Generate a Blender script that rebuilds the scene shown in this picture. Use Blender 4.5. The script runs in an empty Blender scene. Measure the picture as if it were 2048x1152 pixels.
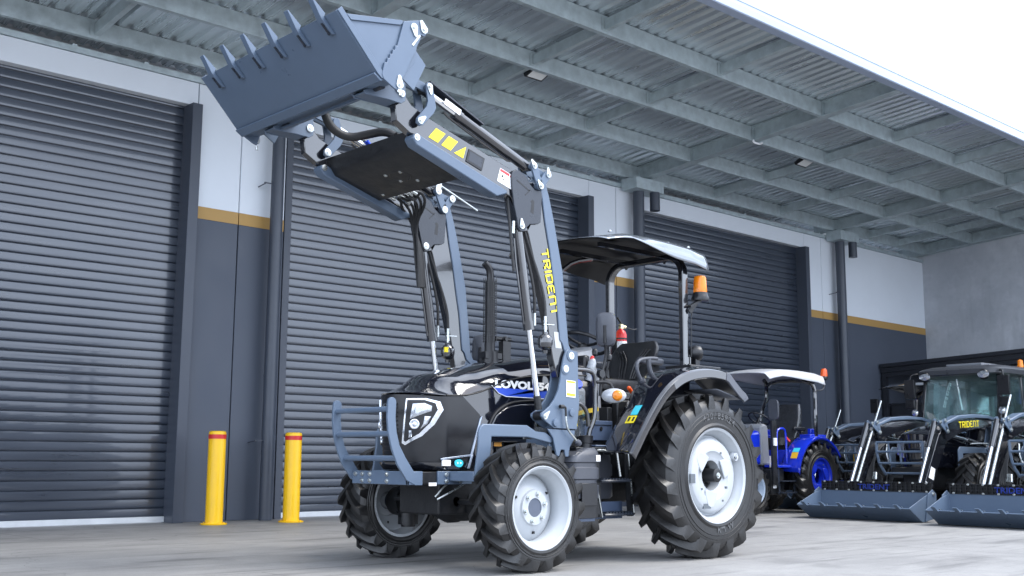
import bpy, bmesh, math, random
from mathutils import Vector, Matrix
R = math.radians
random.seed(7)
sc = bpy.context.scene
COL = sc.collection

# ---------------------------------------------------------------- camera
cam_d = bpy.data.cameras.new("camera"); cam = bpy.data.objects.new("camera", cam_d); COL.objects.link(cam)
cam_d.sensor_width = 36.0; cam_d.lens = 36.0*2246.9/2048; cam_d.clip_start = 0.05; cam_d.clip_end = 2000
PITCH, ROLL, YAW = 0.151037717, 0.00567116750, 0.746234161
fw = Vector((math.sin(YAW)*math.cos(PITCH), math.cos(YAW)*math.cos(PITCH), math.sin(PITCH)))
rt = fw.cross(Vector((0, 0, 1))).normalized(); up = rt.cross(fw)
rt, up = math.cos(ROLL)*rt+math.sin(ROLL)*up, -math.sin(ROLL)*rt+math.cos(ROLL)*up
cam.matrix_world = Matrix(((rt.x, up.x, -fw.x, 0), (rt.y, up.y, -fw.y, 0), (rt.z, up.z, -fw.z, 0.83), (0, 0, 0, 1)))
sc.camera = cam

# ---------------------------------------------------------------- sky, sun, exposure
SUN_EL, SUN_AZ = 56.0, 146.0           # compass-like azimuth: 0 = +Y, 90 = +X
w = bpy.data.worlds.new("World"); sc.world = w; w.use_nodes = True
nt = w.node_tree; bg = nt.nodes["Background"]
sky = nt.nodes.new("ShaderNodeTexSky"); sky.sky_type = 'NISHITA'; sky.sun_disc = False
sky.sun_elevation = R(SUN_EL); sky.sun_rotation = R(SUN_AZ)
sky.air_density = 1.0; sky.dust_density = 1.6; sky.ozone_density = 1.0
hs = nt.nodes.new("ShaderNodeHueSaturation"); hs.inputs["Saturation"].default_value = 1.0
nt.links.new(sky.outputs[0], hs.inputs["Color"])
# thin bright cloud cover in the sky itself
tc = nt.nodes.new("ShaderNodeTexCoord"); cn = nt.nodes.new("ShaderNodeTexNoise"); cn.inputs["Scale"].default_value = 2.6
cn.inputs["Detail"].default_value = 7; cn.inputs["Roughness"].default_value = .55
nt.links.new(tc.outputs["Generated"], cn.inputs["Vector"])
cr = nt.nodes.new("ShaderNodeValToRGB"); cr.color_ramp.elements[0].position = .30; cr.color_ramp.elements[1].position = .60
nt.links.new(cn.outputs["Fac"], cr.inputs["Fac"])
mx = nt.nodes.new("ShaderNodeMix"); mx.data_type = 'RGBA'
mf = nt.nodes.new("ShaderNodeMath"); mf.operation = 'MULTIPLY'; mf.inputs[1].default_value = .75
nt.links.new(cr.outputs["Color"], mf.inputs[0]); nt.links.new(mf.outputs[0], mx.inputs["Factor"]); nt.links.new(hs.outputs["Color"], mx.inputs[6])
mx.inputs[7].default_value = (11.2, 12.2, 13.9, 1)
nt.links.new(mx.outputs[2], bg.inputs["Color"])
sx = nt.nodes.new("ShaderNodeSeparateXYZ"); nt.links.new(tc.outputs["Generated"], sx.inputs[0])
ab = nt.nodes.new("ShaderNodeMath"); ab.operation = 'ABSOLUTE'; nt.links.new(sx.outputs["Z"], ab.inputs[0])
hz = nt.nodes.new("ShaderNodeMapRange"); hz.inputs["From Min"].default_value = 0; hz.inputs["From Max"].default_value = .42; hz.inputs["To Min"].default_value = .85; hz.inputs["To Max"].default_value = 0
nt.links.new(ab.outputs[0], hz.inputs["Value"])
mh = nt.nodes.new("ShaderNodeMix"); mh.data_type = 'RGBA'; nt.links.new(hz.outputs[0], mh.inputs["Factor"]); nt.links.new(mx.outputs[2], mh.inputs[6]); mh.inputs[7].default_value = (8.4, 9.5, 11.6, 1)
nt.links.new(mh.outputs[2], bg.inputs["Color"])
bg.inputs["Strength"].default_value = 0.13
sun_d = bpy.data.lights.new("sun", 'SUN'); sun_d.energy = 1.25; sun_d.angle = R(28); sun_d.color = (1, .97, .92)
sun = bpy.data.objects.new("sun", sun_d); COL.objects.link(sun); sun.location = (0, -20, 40)
sd = Vector((math.sin(R(SUN_AZ))*math.cos(R(SUN_EL)), math.cos(R(SUN_AZ))*math.cos(R(SUN_EL)), math.sin(R(SUN_EL))))
sun.rotation_euler = sd.to_track_quat('Z', 'Y').to_euler()
sc.view_settings.view_transform = 'Standard'; sc.view_settings.look = 'None'
sc.view_settings.exposure = 1.42; sc.view_settings.gamma = 1.0
sc.cycles.max_bounces = 10; sc.cycles.diffuse_bounces = 5; sc.cycles.glossy_bounces = 4

# ---------------------------------------------------------------- materials
MATS = {}
def mat(name, col, rough=.5, metal=0.0, var=.12, scale=6.0, rvar=.12, bump=0.0, bscale=80.0, coat=0.0, spec=.5, emit=None, trans=0.0, stretch=(1, 1, 1), alpha=1.0):
    if name in MATS: return MATS[name]
    m = bpy.data.materials.new(name); m.use_nodes = True; t = m.node_tree; b = t.nodes["Principled BSDF"]
    N = t.nodes.new; L = t.links.new
    tc = N("ShaderNodeTexCoord"); mp = N("ShaderNodeMapping"); mp.inputs["Scale"].default_value = stretch
    L(tc.outputs["Object"], mp.inputs["Vector"])
    n = N("ShaderNodeTexNoise"); n.inputs["Scale"].default_value = scale; n.inputs["Detail"].default_value = 6
    n.inputs["Roughness"].default_value = .6
    L(mp.outputs["Vector"], n.inputs["Vector"])
    c = N("ShaderNodeValToRGB"); c.color_ramp.elements[0].position = .25; c.color_ramp.elements[1].position = .75
    lo = [max(0, x*(1-var)) for x in col]; hi = [min(1, x*(1+var)) for x in col]
    c.color_ramp.elements[0].color = (*lo, 1); c.color_ramp.elements[1].color = (*hi, 1)
    L(n.outputs["Fac"], c.inputs["Fac"]); L(c.outputs["Color"], b.inputs["Base Color"])
    r = N("ShaderNodeMapRange"); r.inputs["From Min"].default_value = .3; r.inputs["From Max"].default_value = .7
    r.inputs["To Min"].default_value = max(.02, rough*(1-rvar)); r.inputs["To Max"].default_value = min(1, rough*(1+rvar))
    L(n.outputs["Fac"], r.inputs["Value"]); L(r.outputs["Result"], b.inputs["Roughness"])
    b.inputs["Metallic"].default_value = metal
    b.inputs["Specular IOR Level"].default_value = spec
    b.inputs["Coat Weight"].default_value = coat; b.inputs["Coat Roughness"].default_value = .04
    if trans: b.inputs["Transmission Weight"].default_value = trans
    if alpha < 1: b.inputs["Alpha"].default_value = alpha
    if emit: b.inputs["Emission Color"].default_value = (*emit[0], 1); b.inputs["Emission Strength"].default_value = emit[1]
    if bump:
        n2 = N("ShaderNodeTexNoise"); n2.inputs["Scale"].default_value = bscale; n2.inputs["Detail"].default_value = 4
        L(mp.outputs["Vector"], n2.inputs["Vector"])
        bp = N("ShaderNodeBump"); bp.inputs["Strength"].default_value = bump; bp.inputs["Distance"].default_value = .01
        L(n2.outputs["Fac"], bp.inputs["Height"]); L(bp.outputs["Normal"], b.inputs["Normal"])
    MATS[name] = m; return m

M_BLUE = mat("loader_blue_grey_paint", (.088, .124, .180), .36, 0, .06, 4, .25, .025, 25)
M_BLACK = mat("gloss_black_paint", (.009, .010, .014), .14, 0, .25, 4, .5, .02, 20, coat=1.0, spec=.9)
M_HOOD = mat("hood_black_paint", (.006, .007, .012), .07, 0, .2, 3, .6, coat=1.0)
M_MBLACK = mat("matte_black_plastic", (.0075, .008, .0105), .34, 0, .3, 8, .25, .04, 120)
M_CHASSIS = mat("chassis_black", (.008, .009, .011), .45, 0, .4, 9, .3, .2, 40)
M_PLATE = mat("dark_plate_paint", (.022, .027, .038), .3, 0, .15, 6, .3, .03, 50)
M_TYRE = mat("tyre_rubber", (.0045, .005, .0065), .40, 0, .5, 5, .35, .12, 60, spec=.6)
M_TYRE.node_tree.nodes['Color Ramp'].color_ramp.elements[1].color = (.0135, .013, .0128, 1)
M_RIM = mat("pale_grey_rim_paint", (.40, .425, .45), .35, 0, .06, 6, .2)
M_RIMD = mat("rim_inner_grey_paint", (.22, .27, .34), .4, 0, .1, 6, .2)
M_STEEL = mat("zinc_bolt", (.55, .58, .58), .3, .9, .15, 30, .3)
M_CHROME = mat("chrome_rod", (.75, .77, .8), .12, 1.0, .03, 10, .3)
M_HOSE = mat("rubber_hose", (.015, .016, .018), .55, 0, .3, 30, .2, .3, 200)
M_YELLOW = mat("yellow_decal", (.80, .66, .02), .45, 0, .04)
M_WHITE = mat("white_decal", (.78, .79, .8), .5, 0, .05, 20)
M_RED = mat("red_paint", (.6, .03, .03), .35, 0, .1)
M_ORANGE = mat("orange_plastic", (.85, .10, .01), .4, 0, .08)
M_CYAN = mat("cyan_sticker", (.05, .55, .68), .45, 0, .05)
M_DBLUE = mat("royal_blue_decal", (.02, .07, .5), .4, 0, .05)
M_CAP = mat("blue_plastic", (.01, .06, .6), .4, 0, .1)
M_SEAT = mat("black_vinyl", (.022, .023, .026), .38, 0, .25, 12, .2, .15, 150)
M_GREYPL = mat("grey_plastic", (.20, .21, .23), .5, 0, .08, 10, .2, .06, 150)
M_MIRROR = mat("mirror_grey_plastic", (.055, .060, .074), .42, 0, .12, 10, .2, .08, 150)
M_LENS = mat("clear_lens", (.9, .92, .95), .05, 0, .02, trans=.85)
M_AMBER = mat("amber_lens", (.95, .28, .01), .15, 0, .1, 20, trans=.35)
M_REDL = mat("orange_lens", (.85, .12, .02), .2, 0, .1, 20, trans=.2)
M_SILVER = mat("silver_reflector", (.7, .73, .78), .18, .85, .15, 25, .5)
M_TRIM = mat("satin_silver_trim", (.38, .43, .52), .28, .6, .1)
M_BLUET = mat("tractor_royal_blue", (.006, .025, .42), .2, 0, .12, 5, .3, coat=.6)
M_SCREEN = mat("sun_canopy_white", (.55, .56, .58), .35, 0, .06)
M_GLASS = mat("cab_glass", (.30, .58, .58), .03, 0, .02, trans=.92, alpha=.6)
M_FLOORP = mat("blue_grey_floor_panel", (.06, .085, .14), .4, 0, .1)
# building
M_WHITEW = mat("pale_wall_paint", (.70, .74, .79), .75, 0, .03, 1.2, .1, .05, 40)
M_DARKW = mat("dark_wall_paint", (.060, .072, .098), .55, 0, .05, 1.5, .15, .05, 40)
M_GOLD = mat("gold_band_paint", (.42, .25, .075), .6, 0, .04, 2)
M_SHUT = mat("shutter_steel", (.026, .036, .056), .32, .22, .15, 2.5, .2, 0, 1, coat=.55, spec=.9, stretch=(.4, 1, 6))
M_JAMB = mat("jamb_dark_paint", (.048, .058, .080), .45, 0, .08, 4)
M_RAIL = mat("pale_aluminium_rail", (.62, .64, .66), .4, .3, .1, 5)
M_PIPE = mat("pipe_dark_paint", (.045, .055, .075), .42, 0, .08, 4)
M_GALV = mat("galvanised_steel", (.45, .52, .54), .45, .35, .22, 7, .3, .03, 60, stretch=(1, 1, 1))
M_ROOF = mat("zinc_roof_sheet", (.56, .62, .65), .30, .65, .10, 1.5, .3, 0, 1, stretch=(3, .25, 1))
M_GUTTER = mat("pale_gutter_steel", (.36, .42, .53), .35, 0, .03, 3)
M_CLAD = mat("pale_cladding", (.72, .72, .73), .5, .2, .1, 4)
M_BOLY = mat("safety_yellow_paint", (.85, .50, .005), .4, 0, .05, 5, .2, .03, 30)
M_BOLR = mat("red_reflective_tape", (.55, .02, .02), .4, 0, .06)
M_AWN = mat("awning_black_steel", (.012, .014, .02), .4, 0, .2, 4)

def concrete(name, base, dark, scale, streak=False, wall=False):
    m = bpy.data.materials.new(name); m.use_nodes = True; t = m.node_tree; b = t.nodes["Principled BSDF"]
    N = t.nodes.new; L = t.links.new
    tc = N("ShaderNodeTexCoord")
    def noise(sc_, det, st=(1, 1, 1), rot=0, lo=.35, hi=.65, rough=.6):
        mp = N("ShaderNodeMapping"); mp.inputs["Scale"].default_value = st; mp.inputs["Rotation"].default_value = (0, 0, rot)
        L(tc.outputs["Object"], mp.inputs["Vector"])
        n = N("ShaderNodeTexNoise"); n.inputs["Scale"].default_value = sc_; n.inputs["Detail"].default_value = det; n.inputs["Roughness"].default_value = rough
        L(mp.outputs["Vector"], n.inputs["Vector"])
        r = N("ShaderNodeMapRange"); r.inputs["From Min"].default_value = lo; r.inputs["From Max"].default_value = hi
        L(n.outputs["Fac"], r.inputs["Value"]); return r.outputs["Result"]
    def mix(a, bcol, fac, k):
        mu = N("ShaderNodeMath"); mu.operation = 'MULTIPLY'; mu.inputs[1].default_value = k; L(fac, mu.inputs[0])
        x = N("ShaderNodeMix"); x.data_type = 'RGBA'; L(mu.outputs[0], x.inputs["Factor"])
        if isinstance(a, tuple): x.inputs[6].default_value = (*a, 1)
        else: L(a, x.inputs[6])
        x.inputs[7].default_value = (*bcol, 1); return x.outputs[2]
    c = mix(base, dark, noise(scale, 8), .55)
    c = mix(c, tuple(min(1, x*1.35) for x in base), noise(scale*4.3, 6, lo=.5, hi=.75), .35)
    c = mix(c, dark, noise(scale*14, 5, lo=.5, hi=.8), .35)
    if streak:
        c = mix(c, tuple(x*.4 for x in dark), noise(1.3, 6, (.35, 2.4, 1), .12, .54, .70), .6)
        c = mix(c, tuple(x*.3 for x in dark), noise(1.6, 5, (.3, 4.0, 1), -.85, .58, .72), .55)
        c = mix(c, tuple(x*.35 for x in dark), noise(.9, 5, (1, 1, 1), .3, .56, .74), .5)
        c = mix(c, tuple(min(1, x*1.25) for x in base), noise(1.1, 5, (.5, 1.6, 1), .6, .55, .7), .5)
    if streak:
        c = mix(c, tuple(x*.45 for x in dark), noise(38, 8, lo=.52, hi=.70, rough=.75), .45)
        c = mix(c, tuple(min(1, x*1.5) for x in base), noise(60, 6, lo=.56, hi=.72, rough=.7), .35)
        br = N('ShaderNodeTexBrick'); br.offset = .5; br.inputs['Scale'].default_value = 1; br.inputs['Mortar Size'].default_value = .006; br.inputs['Brick Width'].default_value = 6.1; br.inputs['Row Height'].default_value = 4.3
        mpb = N('ShaderNodeMapping'); mpb.inputs['Location'].default_value = (1.7, 1.15, 0); L(tc.outputs['Object'], mpb.inputs['Vector']); L(mpb.outputs['Vector'], br.inputs['Vector'])
        c = mix(c, tuple(x*.35 for x in dark), br.outputs['Fac'], .8)
        vo = N('ShaderNodeTexVoronoi'); vo.feature = 'DISTANCE_TO_EDGE'; vo.inputs['Scale'].default_value = .22; wn = N('ShaderNodeTexNoise'); wn.inputs['Scale'].default_value = 1.4; wn.inputs['Detail'].default_value = 5
        vm = N('ShaderNodeVectorMath'); vm.operation = 'MULTIPLY_ADD'; vm.inputs[1].default_value = (.9, .9, 0); L(tc.outputs['Object'], wn.inputs['Vector']); L(wn.outputs['Color'], vm.inputs[0]); L(tc.outputs['Object'], vm.inputs[2]); L(vm.outputs[0], vo.inputs['Vector'])
        vr = N('ShaderNodeMapRange'); vr.inputs['From Min'].default_value = .0015; vr.inputs['From Max'].default_value = .0; L(vo.outputs['Distance'], vr.inputs['Value']); c = mix(c, tuple(x*.4 for x in dark), vr.outputs['Result'], .5)
    if wall:
        c = mix(c, tuple(x*.7 for x in dark), noise(1.0, 6, (1.6, 1.6, .3), 0, .5, .75), .6)
    L(c, b.inputs["Base Color"]); b.inputs["Roughness"].default_value = .62 if streak else .8
    n2 = N("ShaderNodeTexNoise"); n2.inputs["Scale"].default_value = 55; n2.inputs["Detail"].default_value = 5; L(tc.outputs["Object"], n2.inputs["Vector"])
    bp = N("ShaderNodeBump"); bp.inputs["Strength"].default_value = .12; bp.inputs["Distance"].default_value = .01
    L(n2.outputs["Fac"], bp.inputs["Height"]); L(bp.outputs["Normal"], b.inputs["Normal"])
    return m
M_FLOOR = concrete("yard_concrete", (.275, .27, .262), (.165, .163, .162), .55, streak=True)
M_TILT = concrete("tilt_up_concrete", (.50, .52, .55), (.30, .32, .36), .5, wall=True)

# ---------------------------------------------------------------- mesh helpers
class MB:
    def __init__(s): s.v = []; s.f = []
    def add(s, vs, fs):
        o = len(s.v); s.v += [tuple(x) for x in vs]; s.f += [[i+o for i in f] for f in fs]; return s
    def box(s, a, b):
        x0, y0, z0 = [min(p, q) for p, q in zip(a, b)]; x1, y1, z1 = [max(p, q) for p, q in zip(a, b)]
        return s.add([(x0,y0,z0),(x1,y0,z0),(x1,y1,z0),(x0,y1,z0),(x0,y0,z1),(x1,y0,z1),(x1,y1,z1),(x0,y1,z1)],
                     [[3,2,1,0],[4,5,6,7],[0,1,5,4],[1,2,6,5],[2,3,7,6],[3,0,4,7]])
    def prism(s, poly, a, b, ax=1):
        """poly in the two other axes, extruded along ax from a to b"""
        n = len(poly)
        def P(p, t):
            l = list(p); l.insert(ax, t); return tuple(l)
        vs = [P(p, a) for p in poly]+[P(p, b) for p in poly]
        fs = [list(range(n))[::-1], list(range(n, 2*n))]+[[i, (i+1) % n, (i+1) % n+n, i+n] for i in range(n)]
        return s.add(vs, fs)
    def obox(s, p0, p1, w, h, upv=(0, 0, 1)):
        """bar from p0 to p1, w wide (sideways), h high"""
        p0 = Vector(p0); p1 = Vector(p1); d = (p1-p0).normalized(); u = Vector(upv)
        sd_ = d.cross(u)
        if sd_.length < 1e-4: sd_ = d.cross(Vector((1, 0, 0)))
        sd_.normalize(); u = sd_.cross(d)
        vs = []
        for p in (p0, p1):
            for a, b in ((-1,-1),(1,-1),(1,1),(-1,1)): vs.append(p+sd_*a*w/2+u*b*h/2)
        return s.add(vs, [[3,2,1,0],[4,5,6,7],[0,1,5,4],[1,2,6,5],[2,3,7,6],[3,0,4,7]])
    def cyl(s, p0, p1, r0, r1=None, n=20, caps=True):
        r1 = r0 if r1 is None else r1
        p0 = Vector(p0); p1 = Vector(p1); d = (p1-p0).normalized()
        a = d.cross(Vector((0, 0, 1)));  a = a if a.length > 1e-3 else d.cross(Vector((1, 0, 0)))
        a.normalize(); b = d.cross(a)
        vs = [p+(a*math.cos(2*math.pi*i/n)+b*math.sin(2*math.pi*i/n))*r for p, r in ((p0, r0), (p1, r1)) for i in range(n)]
        fs = [[i, (i+1) % n, (i+1) % n+n, i+n] for i in range(n)]
        if caps: fs += [list(range(n))[::-1], list(range(n, 2*n))]
        return s.add(vs, fs)
    def lathe(s, prof, c, axis=(0, 1, 0), n=40, closed=False, caps=False):
        """prof: list of (along, radius)"""
        c = Vector(c); d = Vector(axis).normalized()
        a = d.cross(Vector((0, 0, 1)));  a = a if a.length > 1e-3 else d.cross(Vector((1, 0, 0)))
        a.normalize(); b = d.cross(a); m = len(prof)
        vs = [c+d*t+(a*math.cos(2*math.pi*i/n)+b*math.sin(2*math.pi*i/n))*r for t, r in prof for i in range(n)]
        fs = []
        for k in range(m if closed else m-1):
            k2 = (k+1) % m
            fs += [[k*n+i, k*n+(i+1) % n, k2*n+(i+1) % n, k2*n+i] for i in range(n)]
        if caps:
            if prof[0][1] > 1e-5: fs.append([i for i in range(n)][::-1])
            if prof[-1][1] > 1e-5: fs.append([(m-1)*n+i for i in range(n)])
        return s.add(vs, fs)
    def tube(s, pts, r, n=8, smooth=0, caps=True):
        P = [Vector(p) for p in pts]
        for _ in range(smooth):
            Q = [P[0]]
            for a, b in zip(P, P[1:]): Q += [a*.75+b*.25, a*.25+b*.75]
            P = Q+[P[-1]]
        prev = None; vs = []
        for i, p in enumerate(P):
            d = (P[min(i+1, len(P)-1)]-P[max(i-1, 0)]).normalized()
            if prev is None:
                a = d.cross(Vector((0, 0, 1)));  a = a if a.length > 1e-2 else d.cross(Vector((1, 0, 0)))
            else: a = prev-d*prev.dot(d)
            a.normalize(); prev = a; b = d.cross(a)
            rr = r if not isinstance(r, (list, tuple)) else r[min(i, len(r)-1)]
            vs += [p+(a*math.cos(2*math.pi*k/n)+b*math.sin(2*math.pi*k/n))*rr for k in range(n)]
        fs = []
        for i in range(len(P)-1): fs += [[i*n+k, i*n+(k+1) % n, (i+1)*n+(k+1) % n, (i+1)*n+k] for k in range(n)]
        if caps: fs += [list(range(n))[::-1], [(len(P)-1)*n+k for k in range(n)]]
        return s.add(vs, fs)
    def grid(s, rows, close=False):
        m = len(rows); n = len(rows[0]); vs = [p for r in rows for p in r]; fs = []
        for i in range(m-1):
            for j in range(n if close else n-1):
                j2 = (j+1) % n; fs.append([i*n+j, i*n+j2, (i+1)*n+j2, (i+1)*n+j])
        return s.add(vs, fs)
    def slot(s, p, q, r, y0, y1, n=10, r2=None):
        """a capsule-shaped plate in XZ between p and q, from y0 to y1"""
        r2 = r if r2 is None else r2
        d = math.atan2(q[1]-p[1], q[0]-p[0]); poly = []
        for i in range(n+1):
            t = d+math.pi/2+math.pi*i/n; poly.append((p[0]+r*math.cos(t), p[1]+r*math.sin(t)))
        for i in range(n+1):
            t = d-math.pi/2+math.pi*i/n; poly.append((q[0]+r2*math.cos(t), q[1]+r2*math.sin(t)))
        return s.prism(poly, y0, y1)
    def bolt(s, c, r=.012, h=.012, ax=(0, -1, 0)):
        c = Vector(c); a = Vector(ax)
        s.cyl(c, c+a*h*.35, r*1.55, n=12); return s.cyl(c+a*h*.3, c+a*h, r, n=6)

ORG = Vector((0, 0, 0))
def obj(name, mb, m, parent=None, bevel=0, smooth=38, solid=0, subsurf=0, label=None):
    me = bpy.data.meshes.new(name)
    me.from_pydata([tuple(Vector(v)-ORG) for v in mb.v], [], mb.f); me.validate()
    bm = bmesh.new(); bm.from_mesh(me); bmesh.ops.recalc_face_normals(bm, faces=bm.faces); bm.to_mesh(me); bm.free()
    me.materials.append(m)
    if smooth:
        me.polygons.foreach_set("use_smooth", [True]*len(me.polygons)); me.set_sharp_from_angle(angle=R(smooth))
    o = bpy.data.objects.new(name, me); COL.objects.link(o)
    if parent: o.parent = parent
    else: o.location = ORG
    if solid:
        md = o.modifiers.new("solid", 'SOLIDIFY'); md.thickness = solid; md.offset = 0
    if subsurf:
        md = o.modifiers.new("sub", 'SUBSURF'); md.levels = md.render_levels = subsurf
    if bevel:
        md = o.modifiers.new("bevel", 'BEVEL'); md.width = bevel; md.segments = 2; md.limit_method = 'ANGLE'; md.angle_limit = R(40); md.harden_normals = False
    if label: o["label"] = label
    return o
def tag(o, label, cat, group=None):
    o["label"] = label; o["category"] = cat
    if group: o["group"] = group
    return o
def root(name, label, cat, loc, rz=0, group=None):
    o = bpy.data.objects.new(name, None); COL.objects.link(o); o.location = loc; o.rotation_euler = (0, 0, rz); o.empty_display_size = .3
    return tag(o, label, cat, group)
def pivot(name, parent, loc, rz=0):
    o = bpy.data.objects.new(name, None); COL.objects.link(o); o.parent = parent; o.location = Vector(loc)-ORG; o.rotation_euler = (0, 0, rz); return o
def copy_tree(o, parent=None):
    c = o.copy(); COL.objects.link(c)
    if parent is not None: c.parent = parent
    for ch in list(o.children): copy_tree(ch, c)
    return c
def text(name, s, org, xd, yd, h, m, parent, width=None, bold=.0, lift=.0015):
    """lettering s laid on a surface: org = baseline start, xd = reading direction, yd = up of the letters, h = cap height"""
    cu = bpy.data.curves.new(name, 'FONT'); cu.body = s; cu.size = 1.0; cu.offset = bold; cu.resolution_u = 3; cu.extrude = .0
    to = bpy.data.objects.new(name, cu); COL.objects.link(to)
    dg = bpy.context.evaluated_depsgraph_get(); me = bpy.data.meshes.new_from_object(to.evaluated_get(dg))
    bpy.data.objects.remove(to); bpy.data.curves.remove(cu)
    xs = [v.co.x for v in me.vertices]; ys = [v.co.y for v in me.vertices]
    x0, x1, y1 = min(xs), max(xs), max(ys); sy = h/y1; sx = sy if width is None else width/(x1-x0)
    xd = Vector(xd).normalized(); yd = Vector(yd); yd = (yd-xd*yd.dot(xd)).normalized(); nz = xd.cross(yd)
    for v in me.vertices:
        v.co = Vector(org)+xd*(v.co.x-x0)*sx+yd*v.co.y*sy+nz*lift-ORG
    me.materials.clear(); me.materials.append(m)
    o = bpy.data.objects.new(name, me); COL.objects.link(o)
    if parent: o.parent = parent
    return o
def trident(org, xd, yd, h, width, m, parent, name="lettering"):
    """the squared-off display lettering: letters drawn as bars in a 5 x 6 cell"""
    G = {'T': [(0,5,5,6),(2,0,3,5)], 'R': [(0,0,1.1,6),(1.1,5,4,6),(3.9,3.2,5,5.6),(1.1,2.3,4.2,3.3),(2.4,1.2,3.6,2.3),(3.4,0,4.8,1.2)], 'I': [(0,0,1.2,6)],
         'D': [(0,0,1.1,6),(1.1,5,4,6),(1.1,0,4,1),(3.9,.7,5,5.3)], 'e': [(0,.8,1.1,5.2),(.6,5,4.6,6),(.6,0,4.6,1),(1.1,2.6,3.6,3.5)],
         'n': [(0,0,1.1,5.4),(.5,5,4.4,6),(3.9,0,5,5.3)]}
    W = {'I': 1.2}; xs = 0; mb = MB(); word = "TRIDenT"; tot = sum(W.get(c, 5) for c in word)+.9*(len(word)-1)
    xd = Vector(xd).normalized(); yd = Vector(yd); yd = (yd-xd*yd.dot(xd)).normalized(); nz = xd.cross(yd); kx = width/tot; ky = h/6
    for c in word:
        for i, (a, b, c2, d) in enumerate(G[c]):
            q = [Vector(org)+xd*(xs+u)*kx+yd*v*ky+nz*(.0022+.0003*i) for u, v in ((a, b), (c2, b), (c2, d), (a, d))]
            mb.add(q, [[0, 1, 2, 3]])
        xs += W.get(c, 5)+.9
    return obj(name, mb, m, parent, smooth=0)
def arc(c, r, a0, a1, n):
    return [(c[0]+r*math.cos(R(a0+(a1-a0)*i/n)), c[1]+r*math.sin(R(a0+(a1-a0)*i/n))) for i in range(n+1)]

# ================================================================ SETTING
g = MB(); g.add([(-250, -250, 0), (250, -250, 0), (250, 250, 0), (-250, 250, 0)], [[0, 1, 2, 3]])
gr = obj("concrete_yard", g, M_FLOOR); gr["kind"] = "structure"

# ---------------------------------------------------------------- warehouse
WD = 13.7                      # wall face
wh = root("warehouse", "long grey and white warehouse with gold band, roller doors and galvanised canopy", "warehouse", (12, WD, 0))
ORG = Vector((12, WD, 0))
DOORS = [(.55, 6.72), (8.35, 14.42), (16.0, 21.42)]
HDR = 5.54
def panels():
    # solid wall spans between doors with the joints in the precast panels
    return [(-9, .42), (6.86, 7.52), (7.535, 8.24), (14.55, 15.28), (15.295, 15.90), (21.55, 22.22), (22.235, 26.992)]
for a, b in panels():
    q = MB(); q.box((a, WD, 0), (b, WD+.2, 4.0)); obj("lower_wall_panel", q, M_DARKW, wh, bevel=.006)
    q = MB(); q.box((a, WD, 4.0), (b, WD+.2, 4.165)); obj("gold_band", q, M_GOLD, wh, label="mustard gold painted band across the wall panel")
    q = MB(); q.box((a, WD, 4.165), (b, WD+.2, 5.86)); obj("upper_wall_panel", q, M_WHITEW, wh, bevel=.006)
for a, b in DOORS:
    q = MB(); q.box((a-.125, WD, HDR), (b+.125, WD+.2, 5.86)); obj("door_header", q, M_WHITEW, wh, bevel=.006)
# pale ribbed cladding and rail above the wall
cl = MB(); rows = []
for i in range(70):
    z = 5.80+i*.020; dy = WD+.62+(.012 if i % 4 in (1, 2) else 0); rows.append([(-9, dy, z), (26.99, dy, z)])
cl.grid(rows); obj("ribbed_cladding", cl, M_CLAD, wh, smooth=0)
ra = MB(); ra.box((-9, WD-.03, 5.865), (26.98, WD+.09, 5.94))
x = .4
while x < 26.8:
    ra.obox((x, WD+.03, 5.95), (x, WD+.60, 6.05), .06, .07); x += .95
obj("wall_plate", ra, M_GALV, wh)
# roller doors
def shutter(a, b, lab):
    p = pivot("roller_door", wh, (0, 0, 0)); p.location = (0, 0, 0); p["label"] = lab
    prof = []; z = .075; pit = .118
    while z < HDR+.05:
        prof += [(0, z), (-.0185, z+.001), (-.0200, z+.005), (-.0207, z+.032), (-.0210, z+.053), (-.0206, z+.078), (-.0197, z+.1005), (-.0165, z+.105), (.002, z+.106), (.005, z+.110), (.003, z+.117)]; z += pit
    c = MB(); c.grid([[(a, WD+.15+q[0], q[1]), (b, WD+.15+q[0], q[1])] for q in prof]); obj("curtain", c, M_SHUT, p, smooth=28)
    for xa, xb, yf in ((a-.10, a+.01, -.01), (b-.01, b+.135, -.13)):
        j = MB(); j.box((xa, WD+yf, 0), (xb, WD+.195, HDR-.004)); obj("jamb", j, M_JAMB, p, bevel=.005)
    r_ = MB(); r_.box((a+.012, WD+.10, .008), (b-.012, WD+.165, .078)); obj("bottom_rail", r_, M_RAIL, p, bevel=.004)
    k = MB(); k.box((a-.1, WD+.21, HDR-.1), (b+.1, WD+.5, 5.8)); obj("door_drum", k, M_JAMB, p)
shutter(*DOORS[0], "dark grey roller door at the left end, behind no tractor"); shutter(*DOORS[1], "dark grey roller door behind the black tractor's loader arms"); shutter(*DOORS[2], "dark grey roller door behind the tractor's sun canopy and beacon")

# canopy ----------------------------------------------------------
SL = .09
def zc(y): return 6.0+SL*(13.9-y)          # underside of the canopy steel
CX0, CX1, YE = -8.0, 26.96, 8.24
can = pivot("canopy", wh, (0, 0, 0)); can.location = (0, 0, 0)
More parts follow.
